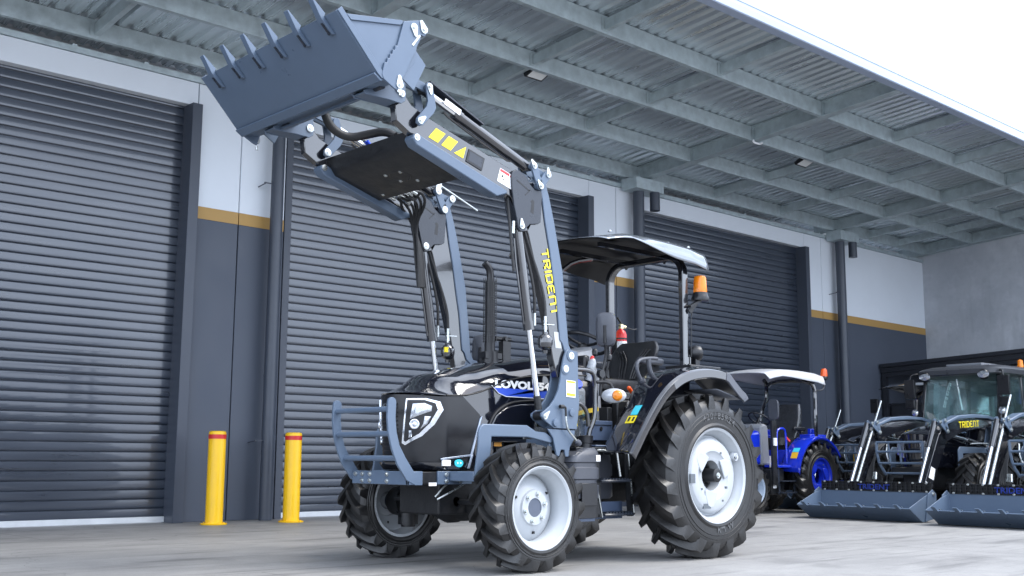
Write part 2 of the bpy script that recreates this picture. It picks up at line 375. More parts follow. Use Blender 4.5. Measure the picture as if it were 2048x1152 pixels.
# roof sheet with ribs across the slope
poly = []; x = CX0; top = []
while x < CX1:
    poly += [(x, 0), (x+.09, 0), (x+.122, .034), (x+.168, .034)]; x += .2
rs = MB(); za, zb = zc(14.6)+.262, zc(8.16)+.262
rs.grid([[(px, 14.6, za+pz) for px, pz in poly], [(px, 8.16, zb+pz) for px, pz in poly]])
obj("roof_sheet", rs, M_ROOF, can, smooth=0, solid=.003)
PUR = [13.52, 12.28, 10.95, 9.58]
for y in PUR:
    z = zc(y)+.004; q = MB()
    q.prism([(y, z), (y+.075, z), (y+.075, z+.02), (y+.072, z+.02), (y+.072, z+.004), (y+.004, z+.004), (y+.004, z+.246), (y+.072, z+.246), (y+.075, z+.25), (y, z+.25)], CX0, CX1-.16, 0)
    obj("purlin", q, M_GALV, can, smooth=0)
BEAMS = [.2, 7.8, 15.8, 22.62, 26.84]
for x in BEAMS:
    q = MB(); yb, ye = 14.1, YE+.01
    for dx, z0, z1 in ((.085, 0, .012), (.006, .012, .25), (.085, .25, .26)):
        zs = [(yb, zc(yb)+z0), (ye, zc(ye)+z0), (ye, zc(ye)+z1), (yb, zc(yb)+z1)]
        q.prism(zs, x-dx, x+dx, 0)
    for y in PUR:      # cleat plates with bolts
        z = zc(y)
        q.box((x-.084, y-.012, z+.013), (x-.007, y-.004, z+.249)); q.box((x+.007, y-.012, z+.013), (x+.084, y-.004, z+.249))
        for k in (.06, .19):
            q.bolt((x-.045, y-.012, z+k), .009, .012); q.bolt((x+.045, y-.012, z+k), .009, .012)
    obj("rafter", q, M_GALV, can, smooth=0)
BR = [-2.4, 2.75, 5.3, 10.5, 13.0, 18.05, 20.35, 24.05, 25.45]
for x in BR:
    for k, (ya, yb) in enumerate(zip(PUR, PUR[1:]+[YE])):
        q = MB(); y1, y2 = ya-.004, yb+.08
        P = [(y1, zc(y1)+.05), (y2, zc(y2)+.05), (y2, zc(y2)+.20), (y1, zc(y1)+.20)]
        q.prism(P, x-.004, x+.004, 0)
        for dz in (.05, .196): q.prism([(y1, zc(y1)+dz), (y2, zc(y2)+dz), (y2, zc(y2)+dz+.004), (y1, zc(y1)+dz+.004)], x+.0045, x+.07, 0)
        q.box((x-.06, ya-.011, zc(ya)+.04), (x+.08, ya-.0045, zc(ya)+.215))
        obj("bridging", q, M_GALV, can, smooth=0)
gt = MB(); z0 = zc(YE)-.005
gt.prism([(YE, z0), (YE-.14, z0), (YE-.155, z0+.012), (YE-.16, z0+.10), (YE-.15, z0+.118), (YE-.15, z0+.150), (YE-.158, z0+.156), (YE-.158, z0+.162), (YE-.14, z0+.165), (YE-.135, z0+.285), (YE, z0+.33)], CX0, CX1, 0)
obj("gutter", gt, M_GUTTER, can, smooth=0)
eb = MB()
P = [(14.1, zc(14.1)-.012), (YE-.15, zc(YE-.15)-.012), (YE-.15, zc(YE)+.30), (14.1, zc(14.1)+.30)]
eb.prism(P, CX1+.001, CX1+.02, 0); eb.box((CX1+.001, 14.1, 5.9), (CX1+.02, 14.65, 6.36)); obj("barge_flashing", eb, M_GALV, can, smooth=0)
cb = MB(); cb.tube([(15.7, 10.9, zc(10.9)-.01), (15.68, 10.9, zc(10.9)-.05), (15.85, 10.88, zc(10.9)-.06), (15.95, 10.9, zc(10.9)-.01)], .018, 6, 2); obj("looped_cable", cb, M_WHITE, can)

# columns with cap boxes and rainwater stubs
for i, (x, r_) in enumerate(((8.0, .088), (15.70, .105), (22.72, .105))):
    p = pivot("canopy_column", wh, (0, 0, 0)); p.location = (0, 0, 0)
    q = MB(); q.cyl((x, 13.5, 0), (x, 13.5, 5.82), r_, n=28); q.cyl((x, 13.5, 1.9), (x, 13.5, 1.93), r_+.004, n=28); q.cyl((x, 13.5, 0.9), (x, 13.5, .93), r_+.004, n=28)
    obj("pipe", q, M_PIPE, p)
    q = MB(); q.box((x-.30, 13.28, 5.80), (x+.48, 13.66, zc(13.7)-.003)); obj("cap_box", q, M_GALV, p, bevel=.004)
    q = MB(); q.cyl((x+.28, 13.34, 5.45), (x+.28, 13.34, 5.798), .095, n=24); obj("rainwater_stub", q, M_PIPE, p)
    q = MB()
    for z in (1.05, 4.6): q.box((x-r_-.12, 13.49, z), (x-r_+.02, 13.51, z+.015)); q.obox((x-r_-.10, 13.5, z), (x-r_-.10, WD, z-.02), .012, .012)
    obj("pipe_clip", q, M_JAMB, p)

# floodlights hung under the canopy
def floodlight(x, y, lab):
    global ORG
    z = zc(y)+.26; ORG = Vector((x, y, z)); t = root("floodlight", lab, "floodlight", ORG, group="floodlights under the canopy")
    q = MB(); q.obox((x-.05, y+.12, z-.002), (x-.05, y, z-.17), .03, .02); q.obox((x+.12, y+.12, z-.002), (x+.12, y, z-.17), .03, .02); q.box((x-.08, y+.08, z-.03), (x+.15, y+.16, z-.003)); obj("bracket", q, M_CHASSIS, t)
    A = Vector((0, -.36, -.93)).normalized()          # facing direction
    B = Vector((1, 0, 0)); Cc = A.cross(B)
    def brick(mb, c, a, b, d):
        vs = [Vector(c)+B*i*a/2+Cc*j*b/2+A*k*d/2 for i in (-1, 1) for j in (-1, 1) for k in (-1, 1)]
        mb.add(vs, [[0,1,3,2],[4,6,7,5],[0,4,5,1],[2,3,7,6],[0,2,6,4],[1,5,7,3]])
    c0 = Vector((x+.035, y, z-.2)); q = MB(); brick(q, c0, .34, .27, .06)
    for k in range(7): brick(q, c0-A*.045+B*(k-3)*.04, .01, .22, .035)
    obj("housing", q, M_CHASSIS, t, bevel=.008)
    q = MB(); brick(q, c0+A*.0325, .28, .21, .004); obj("lens", q, mat("flood_lens", (.75, .76, .74), .25, 0, .05), t)
floodlight(10.72, 10.85+.25, "black floodlight under the canopy above the black tractor's loader arms"); floodlight(17.65, 11.15, "black floodlight under the canopy above the right-hand roller door")

# concrete boundary wall
ORG = Vector((27.1, 4, 0)); q = MB()
for a, b in ((14.9, 10.4), (10.385, 5.4), (5.385, .4), (.385, -6)): q.box((27.0, b, 0), (27.2, a, 6.55))
tag(obj("concrete_wall", q, M_TILT, bevel=.008), "bare grey tilt-up concrete wall joining the warehouse at right", "wall")
# black lean-to under that wall
ORG = Vector((25.8, 10, 0)); aw = root("lean_to_shed", "low black steel lean-to in front of the bare concrete wall", "shed", ORG)
q = MB(); P = lambda y: 2.80+.044*(13.66-y)
for dz0, dz1, dx in ((0, .10, .03), (.10, .22, 0), (.22, .31, -.05)):
    q.prism([(13.66, P(13.66)+dz0), (0, P(0)+dz0), (0, P(0)+dz1-.003), (13.66, P(13.66)+dz1-.003)], 24.6+dx, 24.75, 0)
obj("fascia", q, M_AWN, aw)
q = MB(); q.prism([(13.66, P(13.66)+.2), (0, P(0)+.2), (0, P(0)+.23), (13.66, P(13.66)+.23)], 24.76, 26.98, 0); obj("roof", q, M_AWN, aw)
q = MB(); q.box((26.9, 0, 0), (26.97, 13.66, 2.9)); obj("back_shade_panel", q, M_AWN, aw)  # black sheet over the concrete, painting in the shade of the interior
for y in (13.55, 10.6, 7.6, 4.6):
    q = MB(); q.box((24.62, y, 0), (24.74, y+.1, P(y)-.003)); obj("post", q, M_AWN, aw)
q = MB(); q.box((24.8, 12.9, 0), (26.6, 13.55, 2.15)); q.box((24.76, 12.85, 2.15), (26.6, 13.6, 2.18)); obj("cabinet", q, M_AWN, aw)

# bollards
def bollard(x, y, lab):
    global ORG
    ORG = Vector((x, y, 0)); t = root("bollard", lab, "bollard", ORG, group="yellow bollards by the wall")
    q = MB(); q.lathe([(0.0, .16), (.012, .165), (.018, .16), (.018, .1)], (x, y, 0), (0, 0, 1), 32)
    for k in range(4): q.bolt((x+.135*math.cos(k*1.57+.6), y+.135*math.sin(k*1.57+.6), .017), .010, .014, (0, 0, 1))
    obj("base_plate", q, M_BOLY, t)
    q = MB(); q.lathe([(.018, .108), (1.13, .108), (1.148, .104), (1.158, .09), (1.160, 0)], (x, y, 0), (0, 0, 1), 36); obj("post", q, M_BOLY, t)
    q = MB(); q.lathe([(1.06, .1085), (1.06, .1105), (1.115, .1105), (1.115, .1085)], (x, y, 0), (0, 0, 1), 36); obj("red_band", q, M_BOLR, t)
bollard(6.99, 13.02, "yellow bollard with red band in front of the plain dark wall pier"); bollard(8.04, 12.92, "yellow bollard with red band at the edge of the middle roller door")
ORG = Vector((0, 0, 0))

# ================================================================ WHEELS
def tyre_mb(Rr, W, rim, nl, lh, dirn=1):
    """R-1 farm tyre about the Y axis at the origin; outer face towards -Y; dirn = sign of forward roll"""
    mb = MB(); rc = Rr-lh; h = W/2
    half = [(-.46, rim), (-.52, rim+.012), (-.53, rim+.03), (-.50, rim+.05), (-.505, rim+(rc-rim)*.35), (-.515, rim+(rc-rim)*.6), (-.50, rc-.075), (-.47, rc-.04), (-.40, rc-.015), (-.2, rc-.003), (0, rc)]
    prof = [(a*W, r) for a, r in half]; prof += [(-a, r) for a, r in prof[::-1][1:]]
    mb.lathe(prof, (0, 0, 0), (0, 1, 0), 64)
    # raised rings on the side wall
    for s in (-1, 1):
        for f in (.42, .55):
            r = rim+(rc-rim)*f; mb.lathe([(s*W*.505, r-.004), (s*(W*.513+.004), r), (s*W*.509, r+.004)], (0, 0, 0), (0, 1, 0), 64)
    pit = 2*math.pi/nl
    for s in (-1, 1):
        for i in range(nl):
            th0 = pit*(i+(.5 if s > 0 else 0)); st = []
            for t in (0, .12, .3, .5, .7, .86, 1.0):
                y = s*(-.05+t*.545)*W; lag = pit*(1.02*t**.85)
                rb = rc-.012-(.05*max(0, t-.75)/.25)
                st.append((y, lag, Rr-.008*t-.016*t**6, rb, 1.0+.35*t))
            # wrap down the shoulder
            y, lag, _, _, wd = st[-1]
            st.append((s*.512*W, lag+pit*.05, Rr-lh*1.25, rc-.075, wd*1.0)); st.append((s*.508*W, lag+pit*.10, rc-.085, rc-.10, wd*.9))
            rows = []
            for y, lag, rt_, rb, wd in st:
                th = th0-lag; wt = .021*wd*(Rr/.7)**.5; wb = wt*1.75; row = []
                for dw, r in ((-wb, rb), (-wt, rt_), (wt, rt_), (wb, rb)):
                    a = (th+dw/r)*dirn; row.append((r*math.cos(a), y, r*math.sin(a)))
                rows.append(row)
            o = len(mb.v); mb.grid(rows); n = len(rows)
            mb.f.append([o, o+1, o+2, o+3]); mb.f.append([o+4*(n-1)+k for k in (3, 2, 1, 0)])
    return mb
def ring_text(s, r, y, a0, h, m, parent, up_out=True, adv=.75):
    """letters round a side wall at radius r, on the plane y, from angle a0 clockwise as seen from -Y"""
    for k, ch in enumerate(s):
        if ch == ' ': continue
        a = a0-k*adv*h/r
        rad = Vector((math.cos(a), 0, math.sin(a))); tn = Vector((math.sin(a), 0, -math.cos(a)))
        if not up_out: rad, tn = -rad, -tn
        text("side_wall_letter", ch, Vector((0, y, 0))+ORG+(Vector((math.cos(a), 0, math.sin(a)))*r), tn, rad, h, m, parent, bold=.015, lift=.0)
def rim_front(W, rim, depth, mcol):
    o = -W*.47; mb = MB()
    mb.lathe([(o, rim+.012), (o-.014, rim+.016), (o-.016, rim+.006), (o-.004, rim-.012), (o+.03, rim-.022), (o+.06, rim-.045), (o+.10, rim-.05), (o+depth*.8, rim-.052), (W*.47, rim-.02), (W*.47, rim+.012)], (0, 0, 0), (0, 1, 0), 56)
    return mb
def make_front_wheel(parent, loc, outer, hidden_dir, Rr=.482, W=.315, rim=.298, mrim=None):
    """outer = -1: outer face to -Y"""
    mrim = mrim or M_RIM
    p = pivot("front_wheel", parent, loc, 0 if outer < 0 else math.pi)
    global ORG; sv = ORG; ORG = Vector((0, 0, 0))
    obj("tyre", tyre_mb(Rr, W, rim, 18, .042, hidden_dir), M_TYRE, p, smooth=30)
    rm = rim_front(W, rim, .17, mrim); obj("rim", rm, mrim, p)
    d = MB(); o = -W*.47+.10
    d.lathe([(o+.055, rim-.05), (o+.05, rim-.062), (o+.02, rim-.09), (o-.005, .15), (o-.012, .135), (o-.028, .128), (o-.03, .07), (o+.03, .07)], (0, 0, 0), (0, 1, 0), 48)
    obj("disc", d, mrim, p)
    d = MB(); d.lathe([(o-.02, .075), (o-.024, .07), (o-.024, 0)], (0, 0, 0), (0, 1, 0), 32); obj("hub_cap", d, mat("hub_grey_blue", (.07, .085, .12), .45), p)
    d = MB()
    for k in range(6):
        a = k*math.pi/3+.25; d.bolt((.103*math.cos(a), o-.03, .103*math.sin(a)), .013, .022)
    obj("wheel_bolts", d, M_STEEL, p)
    d = MB()
    for k in range(3):
        a = k*2*math.pi/3+.6; c = Vector((.185*math.cos(a), o-.004, .185*math.sin(a))); d.obox(c+Vector((0, -.003, 0)), c+Vector((0, .02, 0)), .014, .02)
    obj("vent_slots", d, M_CHASSIS, p)
    ORG = sv; return p
def make_rear_wheel(parent, loc, outer, dirn, Rr=.708, W=.42, rim=.398, mrim=None, letters=False, hub=True):
    mrim = mrim or M_RIM
    p = pivot("rear_wheel", parent, loc, 0 if outer < 0 else math.pi)
    global ORG; sv = ORG; ORG = Vector((0, 0, 0))
    ty = obj("tyre", tyre_mb(Rr, W, rim, 19, .05, dirn), M_TYRE, p, smooth=30)
    obj("rim", rim_front(W, rim, .2, mrim), mrim, p)
    o = -W*.47+.035; d = MB(); n = 48
    prof = [(o+.06, rim-.052), (o+.05, rim-.07), (o+.012, rim-.085), (o, rim-.10), (o, .30), (o-.006, .29), (o-.006, .21), (o+.004, .20), (o+.012, .15), (o+.02, .128), (o+.11, .125)]
    d.lathe(prof, (0, 0, 0), (0, 1, 0), n); obj("disc", d, mrim, p)
    d = MB()
    for a in (20, 140, 260):       # raised lugs round the centre
        a = R(a); c = Vector((math.cos(a), 0, math.sin(a))); tn = Vector((-math.sin(a), 0, math.cos(a)))
        pts = [c*.135+tn*.085, c*.20+tn*.075, c*.27+tn*.04, c*.28-tn*.0, c*.27-tn*.04, c*.20-tn*.075, c*.135-tn*.085]
        d.prism([(q.x, q.z) for q in pts], o-.009, o+.01)
    obj("disc_webs", d, mrim, p, bevel=.01)
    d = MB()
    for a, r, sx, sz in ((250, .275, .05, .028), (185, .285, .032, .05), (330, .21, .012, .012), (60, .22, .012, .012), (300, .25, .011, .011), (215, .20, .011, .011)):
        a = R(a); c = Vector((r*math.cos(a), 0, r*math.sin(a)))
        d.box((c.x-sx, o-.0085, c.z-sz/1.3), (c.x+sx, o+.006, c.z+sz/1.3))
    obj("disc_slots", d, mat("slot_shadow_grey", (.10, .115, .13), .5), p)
    d = MB(); a = R(28)
    d.lathe([(o-.03, .02), (o-.03, .035), (o+.01, .037)], (.34*math.cos(a), 0, .34*math.sin(a)), (0, 1, 0), 20); d.obox((.31*math.cos(a), o-.005, .31*math.sin(a)), (.36*math.cos(a), o-.005, .36*math.sin(a)), .05, .03); d.bolt((.34*math.cos(a), o-.03, .34*math.sin(a)), .012, .015)
    obj("rim_clamp", d, mrim, p)
    if hub:
        d = MB(); d.lathe([(o+.14, .12), (o+.12, .118), (o+.12, .06), (o-.05, .058), (o-.055, .05), (o-.055, 0)], (0, 0, 0), (0, 1, 0), 28)
        for k in range(8):
            t = k*math.pi/4; d.bolt((.095*math.cos(t), o+.12, .095*math.sin(t)), .012, .02)
        obj("hub", d, M_CHASSIS, p); d = MB(); d.bolt((0, o-.055, 0), .016, .016); obj("hub_bolt", d, M_STEEL, p)
    if letters:
        ml = mat("tyre_letter", (.085, .088, .092), .6, 0, .1)
        ring_text("420/85R24", rim+.085, -W*.517, R(112), .058, ml, ty, adv=.86)
        ring_text("R-1W", rim+.085, -W*.517, R(-92), .058, ml, ty, up_out=False, adv=-.86)
    ORG = sv; return p

# ================================================================ MAIN TRACTOR
Y0 = 7.07; TO = Vector((7.0, Y0, 0)); ORG = TO.copy()
T = root("tractor", "large black open-station tractor with its front loader bucket raised high, in front of the warehouse", "tractor", TO)
RX, RZ, FX, FZ = 7.95, .70, 5.93, .472
make_front_wheel(T, (FX, Y0-.845, FZ), -1, -1)
make_front_wheel(T, (FX, Y0+.845, FZ), 1, 1)
make_rear_wheel(T, (RX, 6.195, RZ), -1, -1, letters=True)
make_rear_wheel(T, (RX, 2*Y0-6.195, RZ), 1, 1)

# chassis ---------------------------------------------------------
q = MB()
q.prism([(6.82, .40), (7.32, .40), (7.32, 1.0), (6.82, 1.0)], 5.55, 6.6, 0); q.prism([(6.78, .46), (7.36, .46), (7.42, .62), (7.42, .85), (7.36, 1.02), (6.78, 1.02), (6.72, .85), (6.72, .62)], 6.6, 8.25, 0)
q.box((5.35, 6.93, .62), (5.56, 7.21, .74)); q.box((8.2, 6.85, .5), (8.45, 7.3, .9)); q.cyl((RX, 6.45, RZ), (RX, 7.7, RZ), .13, n=20); q.cyl((RX, 6.6, RZ), (RX, 7.54, RZ), .2, n=20)
obj("transmission", q, M_CHASSIS, T, bevel=.015)
q = MB(); Yc = Y0
q.lathe([(-.62, .075), (-.45, .085), (-.28, .10), (-.16, .13), (0, .14), (.16, .13), (.28, .10), (.45, .085), (.62, .075)], (FX, Yc, FZ), (0, 1, 0), 20)
q.lathe([(-.20, .05), (-.17, .11), (-.08, .15), (0, .15)], (FX, Yc, FZ), (1, 0, 0), 20)
for s in (-1, 1):
    y = Yc+s*.62; q.cyl((FX, y, FZ-.19), (FX, y, FZ+.19), .085, n=18); q.cyl((FX, y, FZ-.21), (FX, y, FZ-.19), .06, n=12); q.cyl((FX, y, FZ), (FX, y+s*.16, FZ), .13, .12, n=20)
    for k in range(8):
        a = k*math.pi/4; q.bolt((FX-.087, y+.04*math.cos(a), FZ+.12*math.sin(a)), .008, .012, (-1, 0, 0))
    q.tube([(FX-.17, Yc+s*.1, FZ+.02), (FX-.17, y-s*.05, FZ+.03), (FX-.05, y, FZ+.05)], .02, 8)
q.box((FX-.12, Yc-.13, FZ+.10), (FX+.12, Yc+.13, FZ+.22)); q.cyl((FX-.2, Yc-.25, FZ+.03), (FX-.2, Yc+.25, FZ+.03), .035, n=14)
obj("front_axle", q, M_CHASSIS, T, smooth=40)
q = MB(); q.tube([(5.52, 6.80, .52), (5.68, 6.76, .60), (5.78, 6.74, .66), (5.88, 6.72, .70)], .008, 6, 2); q.tube([(5.50, 6.80, .54), (5.6, 6.76, .66), (5.8, 6.74, .68)], .008, 6, 2); obj("steering_pipe", q, M_STEEL, T)
q = MB(); q.cyl((6.08, 6.78, .98), (6.08, 6.72, 1.0), .03, n=12); q.box((6.03, 6.72, .93), (6.11, 6.78, .98)); obj("filter_cap", q, mat("ochre_plastic", (.5, .22, .02), .4), T)
q = MB()
for i in range(9): q.box((5.72+i*.1, 6.80+.02*(i % 2), .72+.03*(i % 3)), (5.80+i*.1, 6.9, .95+.03*(i % 2)))
obj("engine_block", q, M_CHASSIS, T, bevel=.008)

# hood -------------------------------------------------------------
HW = .36
def xf(d): return 5.234+.28*(min(1, abs(d)/HW))**2.1
def interp(x, tab):
    if x <= tab[0][0]: return tab[0][1]
    for (a, va), (b, vb) in zip(tab, tab[1:]):
        if x <= b:
            t = (x-a)/(b-a); t = t*t*(3-2*t)*.35+t*.65; return va+(vb-va)*t
    return tab[-1][1]
ZS = [(5.2, 1.335), (5.5, 1.315), (5.72, 1.325), (5.9, 1.37), (6.15, 1.47), (6.5, 1.53), (7.25, 1.56)]
ZC = [(5.2, 1.342), (5.38, 1.43), (5.6, 1.50), (5.85, 1.565), (6.2, 1.63), (6.6, 1.69), (7.25, 1.745)]
HE = 7.22
rows = []
for j in range(33):
    d = -HW+2*HW*j/32; x0 = xf(d); row = []
    for i in range(41):
        t = (i/40)**1.4; x = x0+(HE-x0)*t; zs = interp(x, ZS); zc_ = interp(x, ZC)
        v = abs(d)/HW; k = (1-v**2.6)**.62 if v < 1 else 0
        z = zs+(zc_-zs)*k*min(1, .08+t*6) if i else 1.332-.02*v**2
        row.append((x, Y0+d*1.0, z))
    rows.append(row)
q = MB(); q.grid(rows); obj("hood", q, M_HOOD, T, smooth=50)
def side_pt(u):
    """u in -1..1 along the plan outline: nose at 0"""
    return u
def xe(z): return 5.69+(5.885-5.69)*(1.31-z)/.15 if z > 1.16 else (5.885-(5.885-5.78)*(1.16-z)/.31 if z > .85 else 5.78-.035*(.85-z)/.05)
def wall(xa, dsamples, ztop, zbot, rows_n=10, inset=.0, name="front_cowl", m=M_MBLACK, parent=T):
    q = MB(); rows = []
    for k in range(rows_n+1):
        f = k/rows_n; row = []
        for (x, d) in dsamples:
            zt = ztop(x, d); zb = zbot(x, d); z = zt+(zb-zt)*f; tuck = .03*f*f
            x2 = x+((xe(z)-5.80)*max(0, min(1, (x-5.53)/.27)) if xa < 5.9 else 0); row.append((x2+tuck*(1 if x < 5.6 else 0), Y0+d*(1-.05*f*f*(1 if x < 5.7 else .3))+0, z))
        rows.append(row)
    q.grid(rows); return obj(name, q, m, parent, smooth=50)
def outline(xend, n=28):
    P = []
    for i in range(8): P.append((xend+(xf(HW)-xend)*i/8, -HW))
    for i in range(n+1):
        a = -1+2*i/n; d = HW*math.copysign(abs(a)**.8, a); P.append((xf(d), d))
    for i in range(1, 9): P.append((xf(HW)+(xend-xf(HW))*i/8, HW))
    return P
ztop = lambda x, d: (interp(x, ZS)-.012 if abs(d) > HW*.99 else 1.32-.02*(abs(d)/HW)**2)
wall(5.80, outline(5.80), ztop, lambda x, d: .80, name="front_cowl", m=M_MBLACK)
wall(5.99, outline(5.99), lambda x, d: .80, lambda x, d: .745, 3, name="lower_cowl", m=M_BLACK)
for s in (-1, 1):
    q = MB(); rows = []
    for k in range(9):
        f = k/8; row = []
        for i in range(31):
            x = 5.56+(7.2-5.56)*i/30; zt = interp(x, ZS)-.012
            zb = .80 if x < 5.98 else .80+min(1, (x-5.98)/.1)*.2
            row.append((x, Y0+s*(HW-.003-.012*f*f-(.02*f*f if x < 5.75 else 0)), zt+(zb-zt)*f))
        rows.append(row)
    q.grid(rows); obj("side_panel", q, M_HOOD, T, smooth=50)
    # black rubber seam lines and the raised engine-side panel
    ys = Y0+s*(HW+.003); q = MB()
    q.tube([(5.52, ys, 1.313), (5.72, ys, 1.318), (5.9, ys, 1.36), (6.15, ys, 1.462), (6.5, ys, 1.522), (7.2, ys, 1.552)], .007, 6, 2)
    q.tube([(5.93, ys, .98), (5.955, ys, 1.08), (6.02, ys, 1.19), (6.14, ys, 1.265), (6.3, ys, 1.30), (6.9, ys, 1.33)], .011, 6, 2)
    obj("seam_strip", q, mat("seam_rubber", (.006, .006, .007), .5), T)
    q = MB(); P = [(5.945, .96), (5.97, 1.08), (6.03, 1.175), (6.14, 1.245), (6.3, 1.275), (6.9, 1.30), (6.9, .96)]
    q.prism(P, Y0+s*(HW-.02), Y0+s*(HW+.012)); obj("engine_side_panel", q, M_HOOD, T, bevel=.012)
    q = MB(); yt = Y0+s*(HW+.004)
    q.prism([(5.865, 1.145), (5.885, 1.165), (5.79, .865), (5.765, .85)], yt-.006, yt+.006) if s < 0 else q.prism([(5.865, 1.145), (5.885, 1.165), (5.79, .865), (5.765, .85)], yt-.006, yt+.006)
    q.prism([(5.77, .858), (5.79, .862), (5.755, .755), (5.735, .755)], yt-.012, yt)
    q.obox((5.78, yt-.0*s, .858), (5.48, yt-s*.01, .825), .012, .014)
    obj("trim_strip", q, M_TRIM, T, bevel=.002)
# headlights
for s in (-1, 1):
    yy = lambda x: None
    # outline in (arc position d, z): follows the nose corner
    def P3(d, z, off=.0):
        if d <= HW:
            x = xf(d); n = Vector((-1, 0.28*2.1/HW*(d/HW)**1.1, 0)).normalized(); y = d
        else:
            x = xf(HW)+(d-HW); n = Vector((0, 1, 0)); y = HW
            t = min(1, (d-HW)/.05); n = (Vector((-1, .28*2.1/HW, 0)).normalized()*(1-t)+n*t).normalized()
        f = (1.32-z)/.52; tk = .03*f*f
        p = Vector((x+(tk if x < 5.6 else 0), y*(1-.05*f*f), z))+n*off
        return (p.x, Y0+s*p.y, p.z)
    OUT = [(.165, 1.285), (.275, 1.287), (.338, 1.262), (.352, 1.20), (.315, 1.09), (.255, 1.0), (.155, .93), (.132, .945)]
    IN = [(.172, 1.274), (.268, 1.274), (.318, 1.25), (.328, 1.20), (.293, 1.098), (.24, 1.018), (.158, .955), (.146, .962)]
    def dense(P, n=4):
        r_ = []
        for a, b in zip(P, P[1:]+P[:1]):
            for k in range(n): r_.append((a[0]+(b[0]-a[0])*k/n, a[1]+(b[1]-a[1])*k/n))
        return r_
    D1, D2 = dense(OUT), dense(IN)
    q = MB(); q.grid([[P3(*p, .0) for p in D1], [P3(*p, .012) for p in D1], [P3(*p, .013) for p in D2], [P3(*p, .002) for p in D2]], True)
    hl = obj("headlight", q, M_SILVER, T, smooth=30)
    def patch(name, P, off, m, inner=.5):
        Dn = dense(P, 4); cx = sum(p[0] for p in P)/len(P); cz = sum(p[1] for p in P)/len(P)
        rr = [[P3(cx+(p[0]-cx)*f, cz+(p[1]-cz)*f, off*(1 if f < .99 else .6)) for p in Dn] for f in (1, .66, .33, .01)]
        k = MB(); k.grid(rr, True); return obj(name, k, m, hl, smooth=40)
    patch("lamp_bed", IN, .006, M_MBLACK)
    patch("upper_reflector", [(.205, 1.245), (.268, 1.25), (.302, 1.228), (.300, 1.19), (.255, 1.165), (.188, 1.128)], .014, mat("lamp_reflector", (.52, .55, .60), .22, .8, .2, 40, .6))
    patch("side_reflector", [(.268, 1.150), (.298, 1.148), (.280, 1.09), (.240, 1.045), (.258, 1.09)], .014, MATS["lamp_reflector"])
    patch("marker_strip", [(.180, 1.04), (.196, 1.04), (.198, .99), (.176, .985)], .013, MATS["lamp_reflector"])
    c = Vector(P3(.215, 1.09, .006)); dirv = (Vector(P3(.215, 1.09, .05))-c).normalized()
    k = MB(); k.lathe([(0, .038), (.014, .038), (.016, .032), (.006, .030), (.004, .024), (.016, .016), (.02, 0)], c, dirv, 24); obj("projector", k, M_SILVER, hl)
q = MB()
for k in range(13):
    z = .86+k*.032; P = [(xf(d)+.03*((1.32-z)/.52)**2-.003, Y0+d, z) for d in (-.10, -.05, 0, .05, .10)]
    q.tube(P, .006, 6)
obj("grille_bars", q, M_MBLACK, T)
text("badge_lettering", "LOVOL", (5.226, Y0+.075, 1.225), (.045, -1, 0), (0, 0, 1), .026, M_STEEL, T, width=.185, bold=.02)
yb = Y0-HW-.004
text("side_lettering", "LOVOL754", (6.02, yb-.001, 1.398), (1, 0, .0), (0, 0, 1), .062, M_WHITE, T, width=.62, bold=.055)
q = MB(); q.prism([(5.985, 1.41), (6.03, 1.395), (6.62, 1.395), (6.68, 1.45), (6.60, 1.415), (6.62, 1.33), (6.14, 1.332), (6.06, 1.355)], yb-.0006, yb+.002); obj("side_stripe", q, M_DBLUE, T, smooth=0)
q = MB(); q.tube([(5.985, yb-.002, 1.41), (6.06, yb-.002, 1.352), (6.14, yb-.002, 1.328), (6.62, yb-.002, 1.326)], .003, 5); obj("stripe_edge", q, M_WHITE, T)
# stickers on the lower cowl
yl = Y0-HW*.949-.012
q = MB(); q.prism([(5.49, .775), (5.57, .775), (5.57, .82), (5.49, .82)], yl-.012, yl); obj("serial_sticker", q, M_WHITE, T, smooth=0)
q = MB(); q.prism([(5.655+.042*math.cos(k*.31), .795+.030*math.sin(k*.31)) for k in range(20)], yl-.012, yl); obj("round_sticker", q, M_CYAN, T, smooth=0)
q = MB()
for k in range(2): q.prism([(5.64+k*.03+.008*math.cos(t*.8), .797+.008*math.sin(t*.8)) for t in range(8)], yl-.0135, yl-.012)
obj("sticker_print", q, M_WHITE, T, smooth=0)

# front bracket, bull bar ----------------------------------------
q = MB()
q.box((5.16, Y0-.36, .635), (5.18, Y0+.36, .735)); q.box((5.16, Y0-.36, .635), (5.29, Y0-.34, .735)); q.box((5.16, Y0+.34, .635), (5.29, Y0+.36, .735))
for s in (-1, 1): q.box((5.46, Y0+s*.33, .635), (5.80, Y0+s*.35, .735))
obj("front_bracket", q, M_BLUE, T, bevel=.004)
q = MB(); q.box((5.19, Y0-.33, .63), (5.60, Y0+.33, .73)); q.box((5.29, Y0-.338, .64), (5.455, Y0+.338, .73)); obj("weight_carrier", q, M_CHASSIS, T, bevel=.004)
q = MB(); q.prism([(5.38, .625), (5.455, .625), (5.455, .65), (5.38, .65)], Y0-.341, Y0-.339); obj("carrier_label", q, M_WHITE, T, smooth=0)
q = MB()
for y in (Y0+.21, Y0+.11, Y0-.11):
    for z in (.66, .71): q.bolt((5.16, y, z), .012, .016, (-1, 0, 0))
q.bolt((5.16, Y0+.30, .71), .012, .016, (-1, 0, 0))
for x in (5.54, 5.68):
    for z in (.66, .71): q.bolt((x, Y0-.352, z), .012, .016)
obj("bracket_bolts", q, M_STEEL, T)
bbx = [(5.005, 1.235), (5.0, 1.13), (5.012, 1.02), (5.045, .91), (5.10, .81), (5.185, .70), (5.27, .63)]
